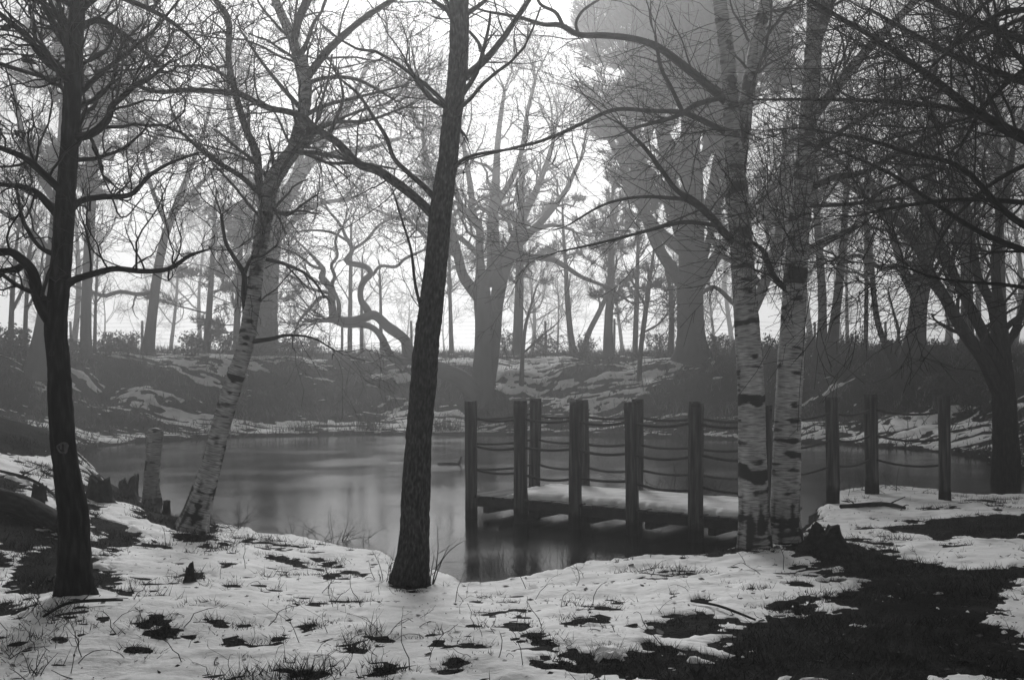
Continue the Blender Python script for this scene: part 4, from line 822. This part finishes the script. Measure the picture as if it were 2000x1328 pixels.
# dead leaves and bark crumbs lying on the snow
n = 5000; xs = rng.uniform(-6, 6.5, n); ys = 3.4 + 10 * rng.random(n) ** 1.4; hh_, ss_, _ = terrain(xs, ys); dd_ = near_depth(xs, ys, ss_)
k = (ss_ > 0.1) & (np.abs(xs) < 0.56 * ys + 0.2) & (fbm2(xs * 0.8, ys * 0.8, 2) > -0.35); xs, ys, hh_, dd_ = xs[k], ys[k], hh_[k], dd_[k]; n = len(xs)
p = np.column_stack([xs, ys, hh_ + np.maximum(dd_, 0) + 0.004]); d1 = norm(np.column_stack([rng.normal(0, 1, (n, 2)), rng.normal(0, .25, n)])); d2 = norm(np.cross(d1, np.column_stack([rng.normal(0, .3, (n, 2)), np.ones(n)]))); l = 0.011 * np.exp(rng.normal(0, 0.55, (n, 1)))
V = np.stack([p - d1 * l, p + d2 * l * .5 + np.array([0, 0, .004]), p + d1 * l, p - d2 * l * .5], 1).reshape(-1, 3)
b_ = Bag(); b_.add(V, np.arange(4 * n).reshape(-1, 4)); tag(obj('leaf_litter', b_.mesh('leaf_litter', False), M['leaf']), 'dark crumbs of dead leaf and bark strewn over the near snow', 'leaf litter', kind='stuff')
# rough growth on the far bank
n = 110000; xs = rng.uniform(-19, 20, n); ys = rng.uniform(18, 45, n); ss_ = terrain(xs, ys)[1]; sn = far_snow(xs, ys)[0] - terrain(xs, ys)[0]
k = (ss_ > 0.0) & (sn < 0.0); xs, ys = xs[k][:52000], ys[k][:52000]
b_ = Bag(); v, t = blades(len(xs), xs, ys, None, 0.30, 0.03, 0.7); b_.add(v, None, t)
tag(obj('undergrowth', b_.mesh('undergrowth', False), M['bracken']), 'rough grass and bracken covering the dark slope of the far bank', 'undergrowth', kind='stuff')

# ------------------------------------------------------------------ jetty
U = np.array([0.804, -0.5945]); Vv = np.array([0.5945, 0.804]); J0 = np.array([-0.53, 13.1])
ZD, ZT = 0.30, 1.475
def JP(u, v, z): q = J0 + U * u + Vv * v; return np.array([q[0], q[1], z])
JB = np.array([J0[0], J0[1], 0.0])
jetty = thing('jetty', JB, 'wooden jetty with rope rails and snow on its deck standing in the pond', 'jetty')
def post_mesh(p, ztop, zbot, r, seed, base):
    lx, ly = 0.022 * math.sin(seed * 5.3), 0.022 * math.cos(seed * 7.1)
    pts = np.array([[p[0], p[1], zbot], [p[0] + lx * .3, p[1], (zbot + ztop) / 2], [p[0] + lx, p[1] + ly, ztop - 0.014], [p[0] + lx, p[1] + ly, ztop]])
    me = stem_mesh('post', pts, np.array([r * 1.03, r, r * 0.99, r * 0.93]), base, 18, 0.05, 'plain', 0, seed, 0.09)
    return me
def rope_mesh(a, b_, sag, base, r=0.0155):
    n = 46; t = np.linspace(0, 1, n); L = np.linalg.norm(b_ - a); p = a[None] * (1 - t[:, None]) + b_[None] * t[:, None]; p[:, 2] -= sag * 4 * t * (1 - t)
    T = norm(np.gradient(p, axis=0)); B = norm(np.cross(T, [0, 0, 1.0])); C = np.cross(B, T); bag = Bag()
    for k in range(3):
        ph = t * L / 0.1 * 2 * math.pi + k * 2.094
        q = p + 0.6 * r * (np.cos(ph)[:, None] * B + np.sin(ph)[:, None] * C); v, qd = tubes(q[None], np.full((1, n), r * 0.62), 5); bag.add(v, qd)
    return bag.mesh('rope', True, base)
front = [JP(0.8 * k, 0, 0)[:2] for k in range(6)]; back = [JP(0.05 + 0.825 * k, 1.35, 0)[:2] for k in range(5)]
for row in (front, back):
    for i, p in enumerate(row): obj('post', post_mesh(p, ZT + 0.015 * math.sin(i * 2.7 + p[0]), -0.5, 0.082 + 0.005 * math.sin(i * 1.7), i + p[0], JB), M['wood'], jetty)
runs = [(front[i], front[i + 1]) for i in range(5)] + [(back[i], back[i + 1]) for i in range(4)] + [(front[0], back[0])]
for (a, b_) in runs:
    for off in (0.16, 0.52, 0.86):
        j = 0.012 * rng.normal(2) if False else rng.normal(0, 0.012, 2)
        obj('rope', rope_mesh(np.array([a[0], a[1], ZT - off + j[0]]), np.array([b_[0], b_[1], ZT - off + j[1]]), rng.uniform(0.03, 0.055), JB), M['rope'], jetty)
def oriented_box(c, ax, ay, sx_, sy_, sz_, base, bev=0.006, me=None):
    import bmesh
    bm = bmesh.new(); bmesh.ops.create_cube(bm, size=1.0)
    for v in bm.verts: v.co = (v.co.x * sx_, v.co.y * sy_, v.co.z * sz_)
    bmesh.ops.bevel(bm, geom=list(bm.edges), offset=bev, segments=1, affect='EDGES')
    me = bpy.data.meshes.new('board'); bm.to_mesh(me); bm.free()
    return me
ang = math.atan2(U[1], U[0])
plank_me = oriented_box(None, None, None, 0.138, 1.42, 0.035, JB); plank_me.materials.append(M['deck'])
for k in range(27):
    o = obj('plank', plank_me, None, jetty); q = JP(0.02 + 0.147 * k, 0.675, ZD - 0.0175 + 0.003 * math.sin(k * 4.1)) - JB
    o.location = q; o.rotation_euler = (0.004 * math.sin(k * 3.3), 0, ang + 0.006 * math.sin(k * 2.2))
for v_ in (0.10, 0.675, 1.25):
    me = oriented_box(None, None, None, 3.96, 0.07, 0.115, JB, 0.008); o = obj('beam', me, M['deck'], jetty); o.location = JP(1.94, v_, ZD - 0.0955) - JB; o.rotation_euler = (0, 0, ang)
for i in range(5):
    me = oriented_box(None, None, None, 0.09, 1.08, 0.09, JB, 0.008); o = obj('crossbeam', me, M['deck'], jetty); o.location = JP(0.8 * i + 0.13, 0.675, ZD - 0.20) - JB; o.rotation_euler = (0, 0, ang)
# snow lying on the deck, melted in fingers along the boards at its outer end
us = np.arange(0.1, 3.92, 0.02); vs = np.arange(0.03, 1.34, 0.025); UU, VV = np.meshgrid(us, vs)
edge = 0.22 + 0.26 * (1 - VV / 1.35) + 0.16 * np.abs(np.sin((VV + 0.2 * UU) * 17)) + 0.10 * vnoise2(VV * 9, UU * 0.5)
fr = VV - 0.10 - 0.05 * vnoise2(UU * 3, VV * 0 + 2) - 0.03 * vnoise2(UU * 13, VV * 0); bk = 1.33 - VV + 0.03 * vnoise2(UU * 4, VV * 0)
inn = np.minimum(np.minimum((UU - edge) * 0.6, fr), bk)
dep = 0.065 * np.clip(inn / 0.10, -0.6, 1) ** 1 ; dep = np.where(inn > 0, 0.07 * np.sqrt(np.clip(inn / 0.10, 0, 1)), -0.03) + np.where(inn > 0, 0.012 * fbm2(UU * 5, VV * 5, 3), 0)
XY = J0[None, None] + UU[..., None] * U + VV[..., None] * Vv
Vt = np.column_stack([XY[..., 0].ravel(), XY[..., 1].ravel(), (ZD + dep).ravel()]) - JB; nx = len(us)
ii = np.arange(len(vs) - 1)[:, None] * nx + np.arange(nx - 1)[None]; Q = np.stack([ii, ii + 1, ii + nx + 1, ii + nx], -1).reshape(-1, 4); Q = Q[(inn.ravel()[Q] > 0).any(1)]
ds = obj('snow', mesh_from('deck_snow', Vt + JB, Q), M['snow']); tag(ds, 'thick ribbon of snow lying on the deck of the jetty', 'snow')

# rope rail ashore
land = [(1627, 960), (1703, 944), (1845, 959)]; LP = []
for px, py in land:
    d = {1627: 13.4, 1703: 14.3, 1845: 13.2}[px]; LP.append(np.array([(px - CX) / F * d, d]))
rail = thing('rope_rail', (LP[1][0], LP[1][1], 0.2), 'rope rail on three thick posts standing on the snowy shore', 'railing'); RB = np.array([LP[1][0], LP[1][1], 0.2])
for i, (p, zt) in enumerate(zip(LP, (1.52, 1.54, 1.54))): obj('post', post_mesh(p, zt, -0.15, (0.088, 0.098, 0.078)[i], i + 3.3, RB), M['wood'], rail)
for (a, b_, za, zb) in [(back[4], LP[0], ZT, 1.52), (LP[0], LP[1], 1.52, 1.54), (LP[1], LP[2], 1.54, 1.54)]:
    for off in (0.16, 0.52, 0.86): obj('rope', rope_mesh(np.array([*a, za - off]), np.array([*b_, zb - off]), 0.06, RB), M['rope'], rail)

# ------------------------------------------------------------------ stumps, logs, twigs
def stump(name, label, px, py, rpx, hpx, lean=0.0, seed=0, mat='stump', cat='stump', jag=0.25, group=None, taper=0.85):
    c = hit(px, py); d = c[1]; r = rpx * d / F; h = hpx * d / F
    n, sd = 14, 28; a = np.arange(sd) * 2 * math.pi / sd; V = []
    for i in range(n):
        t = i / (n - 1); rr = r * (taper + (1 - taper) * (1 - t)) + r * 0.7 * math.exp(-t * 5)
        noise = 0.16 * vnoise(np.cos(a) * 2 + seed, np.sin(a) * 2, np.full(sd, t * 2.5)) + 0.10 * vnoise(np.cos(a) * 5 + seed, np.sin(a) * 5, np.full(sd, t * 2)) + 0.35 * math.exp(-t * 5) * np.cos(a * 5 + seed)
        zz = h * t * (1 + jag * vnoise(np.cos(a) * 2.2 + seed, np.sin(a) * 2.2 + 3, np.zeros(sd)) * t * t + 0.4 * jag * vnoise(np.cos(a) * 6, np.sin(a) * 6 + seed, np.zeros(sd)) * t * t)
        V.append(np.column_stack([np.cos(a) * rr * (1 + noise) + lean * h * t, np.sin(a) * rr * (1 + noise), zz - 0.06 * (1 - t)]))
    V.append(np.column_stack([np.cos(a) * r * 0.5 * taper + lean * h, np.sin(a) * r * 0.5 * taper, V[-1][:, 2] * 0.85 + h * 0.05])); V.append(np.array([[lean * h, 0, h * 0.82]]))
    V = np.vstack(V); i = np.arange(n)[:, None] * sd; j = np.arange(sd)[None]; j2 = (j + 1) % sd
    Q = np.stack([i + j, i + j2, i + sd + j2, i + sd + j], -1).reshape(-1, 4); jj = np.arange(sd); T = np.column_stack([n * sd + jj, n * sd + (jj + 1) % sd, np.full(sd, (n + 1) * sd)])
    o = obj(name, mesh_from(name, V, Q, T, True), M[mat]); o.location = c; tag(o, label, cat, group); return o
stump('tree_stump', 'wide dark tree stump at the pond edge beside the near-black tree', 195, 978, 24, 44, 0, 1)
stump('tree_stump', 'low ragged stump between the wide stump and the dead birch', 246, 968, 17, 30, 0.1, 2, jag=0.5)
stump('tree_stump', 'small pale-topped stump on the snow up the bank', 74, 978, 13, 30, 0.15, 3)
stump('tree_stump', 'upturned root stump at the foot of the twin birches', 1612, 1068, 46, 34, 0.05, 4, jag=0.6, taper=0.6)
stump('tree_stump', 'splintered little stump in the snow', 368, 1138, 15, 26, 0.15, 5, jag=0.8, taper=0.5)
stump('wooden_stake', 'short squared stake beside the leaning birch', 325, 1005, 7.5, 28, 0.05, 6, 'wood', 'stake', 0.05)
stump('wooden_stake', 'thin broken stake beside the ragged stump', 263, 965, 5, 36, 0.1, 8, 'stump', 'stake', 0.3)
stump('cut_stub', 'cut sapling stub poking out of the snow near the path', 1562, 1200, 7, 26, -0.3, 9, 'stump', 'stub', 0.05)
# dead birch snag
dS = hd(297, 985)
tree('birch_snag', 'short broken-off dead birch trunk standing at the water edge', 'tree', [(296, 988, 19), (296, 940, 15), (300, 890, 14), (303, 848, 15), (304, 838, 12)], dS, [], [], 0.99, 'birch', 'birch', 'twig', 30, 0.014, 0.3, seed=77, lump=0.12)
def lying(name, label, pts, cat, mat='bark_dark', lift=0.5, sides=12, forks=True, seed=0):
    c0 = hit(pts[0][0], pts[0][1]); W = []; R = []
    for (px, py, r) in pts:
        c = hit(px, py); rr = r * c[1] / F; W.append(c + np.array([0, 0, 0.03 + rr * lift])); R.append(rr)
    base = np.array(W[0]); root = thing(name, base, label, cat)
    obj('stem', stem_mesh('stem', np.array(W), np.array(R), base, sides, 0.03, 'plain', 0, seed, 0.08), M[mat], root)
    if forks:
        S = chain([(np.array(W), np.array(R))]); bag = Bag(); c = spawn(*S, **lv(5, 0.2, 40, 0.3, 0.5, 5, 0.12, 0.0, 0.003)); v, q = tubes(*c, 4); bag.add(v, q)
        tag(obj('twigs', bag.mesh('twigs', True, base), M['twig'], root), kind='stuff')
    return root
lying('fallen_log', 'thick dark log lying down the bank behind the near-black tree', [(-50, 985, 22), (30, 1005, 21), (80, 1025, 20), (122, 1045, 18)], 'log', 'bark_dark', 0.7, 20, False, 3)
lying('fallen_branch', 'snow-topped branch lying on the snow behind the twin birches', [(1642, 996, 4), (1680, 994, 4.5), (1730, 992, 4.5), (1767, 998, 3)], 'branch', seed=5)
lying('fallen_branch', 'long dead branch lying on the snow below the near-black tree', [(85, 1218, 2.5), (130, 1192, 3), (190, 1185, 3.5), (240, 1182, 2)], 'branch', seed=6)
lying('fallen_branch', 'thin branch slanting down to the edge of the path', [(1350, 1183, 2.5), (1400, 1192, 2.5), (1440, 1208, 2.5), (1475, 1222, 2)], 'branch', seed=7)
lying('fallen_branch', 'bent branch lying up the bank beside the near-black tree', [(-10, 925, 2.5), (50, 940, 3), (90, 960, 3), (115, 985, 2)], 'branch', seed=8)
c = hit(875, 908); base = np.array([c[0], c[1], 0.0]); dk = c[1]
pts = [(855, 909, 2.2), (870, 908, 3), (885, 907, 3), (895, 905, 3), (899, 900, 2.5), (901, 892, 1.8)]; W = np.array([P(px, py, dk) for px, py, r in pts]); W[:4, 2] = 0.015
obj('stem', stem_mesh('stem', W, np.array([p[2] for p in pts]) * dk / F, base, 10, 0.03, 'plain', 0, 9, 0.08), M['bark_dark'], thing('floating_branch', base, 'hooked dead branch lying on the pond surface', 'branch'))

# twiggy bushes at the shore
def bush(name, label, px, py, hpx, n, spread, sink=0.03, levels=2, r=0.004, group=None, wpx=10):
    c = hit(px, py); d = c[1]; h = hpx * d / F; root = thing(name, c, label, 'bush', group)
    S = np.zeros((n, 7, 3)); S[:, 0] = np.column_stack([rng.normal(0, wpx * d / F, n), rng.normal(0, wpx * d / F, n), np.full(n, -sink)])
    dr = norm(np.column_stack([rng.normal(0, spread, n), rng.normal(0, spread, n), np.ones(n)])); l = h * rng.uniform(0.45, 1.2, (n, 1))
    for k in range(1, 7):
        dr = norm(dr + 0.13 * rng.normal(size=(n, 3)) + np.array([0, 0, -0.06])); S[:, k] = S[:, k - 1] + dr * l / 6
    R = np.repeat(np.linspace(r, r * 0.35, 7)[None], n, 0); bag = Bag(); v, q = tubes(S, R, 4); bag.add(v, q); c_ = (S, R)
    for k in range(levels):
        c_ = spawn(*c_, **lv(9 / max(h, .2) * 0.45, 0.2, 42, h * 0.33 * 0.6 ** k, 0.6, 5, 0.16, 0.0, 0.0012)); v, q = tubes(*c_, 3); bag.add(v, q)
    tag(obj('stems', bag.mesh('stems'), M['twig'], root), kind='stuff'); return root
bush('bramble', 'leafless bramble arching over the pond edge beside the leaning birch', 440, 1030, 70, 16, 0.9, wpx=25)
bush('bramble', 'tangle of leafless bramble on the shore halfway to the lone trunk', 655, 1058, 75, 26, 0.9, wpx=30)
bush('bramble', 'smaller leafless bramble between the tangle and the lone trunk', 585, 1045, 50, 12, 0.9, wpx=22)
bush('thin_saplings', 'thin whippy stems beside the foot of the lone trunk', 842, 1142, 150, 6, 0.22, levels=1, r=0.006, wpx=5)
bush('thin_saplings', 'short broken stems at the other side of the lone trunk', 752, 1134, 60, 9, 0.4, levels=1, wpx=14)
bush('leafless_bush', 'tangled leafless bush in the water behind the jetty', 1330, 975, 120, 30, 0.8, wpx=40, levels=3)
bush('leafless_bush', 'sparse leafless bush in the water beside the twin birches', 1410, 965, 90, 14, 0.9, wpx=25)
bush('leafless_bush', 'leafless bush below the middle post of the rope rail', 1660, 962, 60, 16, 0.9, wpx=30)
bush('leafless_bush', 'long leafless stems reaching over the water between the last two rail posts', 1760, 958, 90, 8, 1.0, wpx=30)
bush('bramble', 'low leafless bramble sprawling over the corner of the snow', 60, 1318, 70, 16, 1.0, wpx=45)
bush('grass_clump', 'spiky clump of dead stems at the bottom of the snow', 590, 1322, 60, 60, 0.6, levels=0, r=0.0022, wpx=22)
bush('bramble', 'leafless bramble stems sprawling on the snow below the lone trunk', 690, 1270, 60, 9, 0.9, wpx=20)
bush('bramble', 'leafless bramble stems at the edge of the turf', 1190, 1235, 50, 9, 1.0, wpx=20)
bush('dead_reeds', 'pale dead reeds in the water before the jetty', 1245, 1092, 120, 8, 0.12, levels=0, r=0.004, wpx=12)
for i, (px, py) in enumerate([(965, 1122), (1120, 1102), (1000, 1100), (1180, 1088)]):
    bush('dead_reeds', ['fine dead reeds at the notch of the shore', 'fine dead reeds along the shore under the jetty', 'sparse reeds standing in the dark water', 'sparse reeds in front of the third jetty post'][i], px, py, 75, 18, 0.35, levels=0, r=0.0022, wpx=40)
for i, (px, py, h) in enumerate([(720, 838, 34), (590, 843, 22), (870, 838, 30), (1010, 830, 36), (1120, 838, 30), (1230, 838, 26), (1500, 855, 22), (430, 848, 20)]):
    lab = ['spiky grass tussock on the far waterline before the lone trunk', 'small tussock on the far waterline left of the spiky one', 'tussock on the far waterline beside the lone trunk', 'big tussock on the far waterline behind the first jetty posts', 'tussock on the far waterline behind the third jetty post', 'tussock on the far waterline behind the fourth jetty post', 'tussock on the far waterline between the twin birches', 'tussock on the far waterline beside the leaning birch'][i]
    c = hit(px, py); d = c[1]; n = 170; hm = h / F * d * 1.3; a = rng.uniform(0, 6.28, n); pos = np.column_stack([rng.normal(0, .28, n), rng.normal(0, .2, n), np.full(n, -0.05)])
    dr = norm(np.column_stack([rng.normal(0, .55, n), rng.normal(0, .55, n), np.ones(n)])); s = np.column_stack([np.cos(a), np.sin(a), 0 * a]); l = hm * rng.uniform(.4, 1.2, (n, 1))
    V = np.stack([pos - s * .012, pos + s * .012, pos + dr * l], 1).reshape(-1, 3); o = obj('grass_tussock', mesh_from('grass_tussock', V, None, np.arange(3 * n).reshape(-1, 3), False), M['grass']); o.location = c; tag(o, lab, 'grass tussock', 'tussocks on the far waterline')

# twigs poking out of the snow: a dozen shapes, copied
TW = []
for k in range(14):
    S = np.zeros((1, 7, 3)); dr = norm(np.array([[rng.normal(0, .5), rng.normal(0, .3), 1.0 if k % 3 else 0.25]]))
    for i in range(1, 7): dr = norm(dr + 0.28 * rng.normal(size=(1, 3)) + np.array([0, 0, -0.07])); S[:, i] = S[:, i - 1] + dr * 0.05
    S[:, :, 2] -= 0.03; R = np.linspace(0.0036, 0.0018, 7)[None]; bag = Bag(); v, q = tubes(S, R, 5); bag.add(v, q)
    if k % 2 == 0:
        c_ = spawn(S, R, **lv(12, 0.3, 45, 0.16, 0.7, 5, 0.2, 0.0, 0.002)); v, q = tubes(*c_, 4); bag.add(v, q)
        if k % 4 == 0: c_ = spawn(*c_, **lv(10, 0.3, 45, 0.08, 0.7, 4, 0.2, 0.0, 0.0015)); v, q = tubes(*c_, 3); bag.add(v, q)
    me = bag.mesh('twig'); me.materials.append(M['twig']); TW.append(me)
cnt = 0
while cnt < 230:
    px, py = rng.uniform(0, 1750), rng.uniform(1050, 1325)
    if px > 1150 and rng.random() < 0.55: continue
    if py < 1090 + 0.05 * abs(px - 900) and 450 < px < 1500: continue
    if px < 240 and py < 1175: continue
    c = hit(px, py); s = terrain(np.array([c[0]]), np.array([c[1]]))[1][0]
    if s < 0.12: continue
    o = obj('twig', TW[rng.integers(14)]); dz = float(near_depth(np.array([c[0]]), np.array([c[1]]), np.array([s]))[0]); o.location = c + np.array([0, 0, max(dz, 0) - 0.005])
    sc_ = rng.uniform(0.25, 1.0); o.scale = (sc_, sc_, sc_); o.rotation_euler = (rng.normal(0, .25), rng.normal(0, .25), rng.uniform(0, 6.28)); cnt += 1
    tag(o, 'bare twig poking up out of the snow on the near shore', 'twig', 'twigs poking out of the near snow')
# tufts of grass in the small melted spots
TF = []
for k in range(5):
    n = 90; a = rng.uniform(0, 6.28, n); pos = np.column_stack([rng.normal(0, .06, n), rng.normal(0, .045, n), np.full(n, -0.005)]); dr = norm(np.column_stack([rng.normal(0, 1.3, n), rng.normal(0, 1.3, n), np.ones(n)])); s = np.column_stack([np.cos(a), np.sin(a), 0 * a])
    l = 0.06 * rng.uniform(.2, 1.3, (n, 1)); V = np.stack([pos - s * .003, pos + s * .003, pos + dr * l], 1).reshape(-1, 3); me = mesh_from('grass_tuft', V, None, np.arange(3 * n).reshape(-1, 3), False); me.materials.append(M['grass']); TF.append(me)
for i, (px, py, rx, ry) in enumerate(spots_px):
    for j in range(2 if rx > 24 else 1):
        c = hit(px + rng.normal(0, rx * .35), py + ry * 0.2); o = obj('grass_tuft', TF[rng.integers(5)]); o.location = c; o.rotation_euler.z = rng.uniform(0, 6.28); s_ = 0.5 + rx / 50; o.scale = (s_, s_, s_ * rng.uniform(.7, 1.1)); tag(o, 'small dark grass tuft in a melted spot of the near snow', 'grass tuft', 'grass tufts in melted spots')

# ------------------------------------------------------------------ mist
hz = bpy.data.meshes.new('haze'); x0, x1, y0, y1, z0, z1 = -104, 104, -28, 139, -2.5, 22.5
hz.from_pydata([(x, y, z) for x in (x0, x1) for y in (y0, y1) for z in (z0, z1)], [], [(0, 1, 3, 2), (4, 6, 7, 5), (0, 4, 5, 1), (2, 3, 7, 6), (0, 2, 6, 4), (1, 5, 7, 3)])
m = bpy.data.materials.new('mist'); m.use_nodes = True; nt = m.node_tree; nt.nodes.clear()
vo = nt.nodes.new('ShaderNodeVolumePrincipled'); vo.inputs['Color'].default_value = (0.95, 0.95, 0.95, 1); vo.inputs['Density'].default_value = HAZE_DENSITY; vo.inputs['Anisotropy'].default_value = HAZE_ANISO
out = nt.nodes.new('ShaderNodeOutputMaterial'); nt.links.new(vo.outputs[0], out.inputs['Volume'])
h_ = obj('haze', hz, m); tag(h_, 'pale winter mist filling the air over the pond', 'haze', kind='stuff')
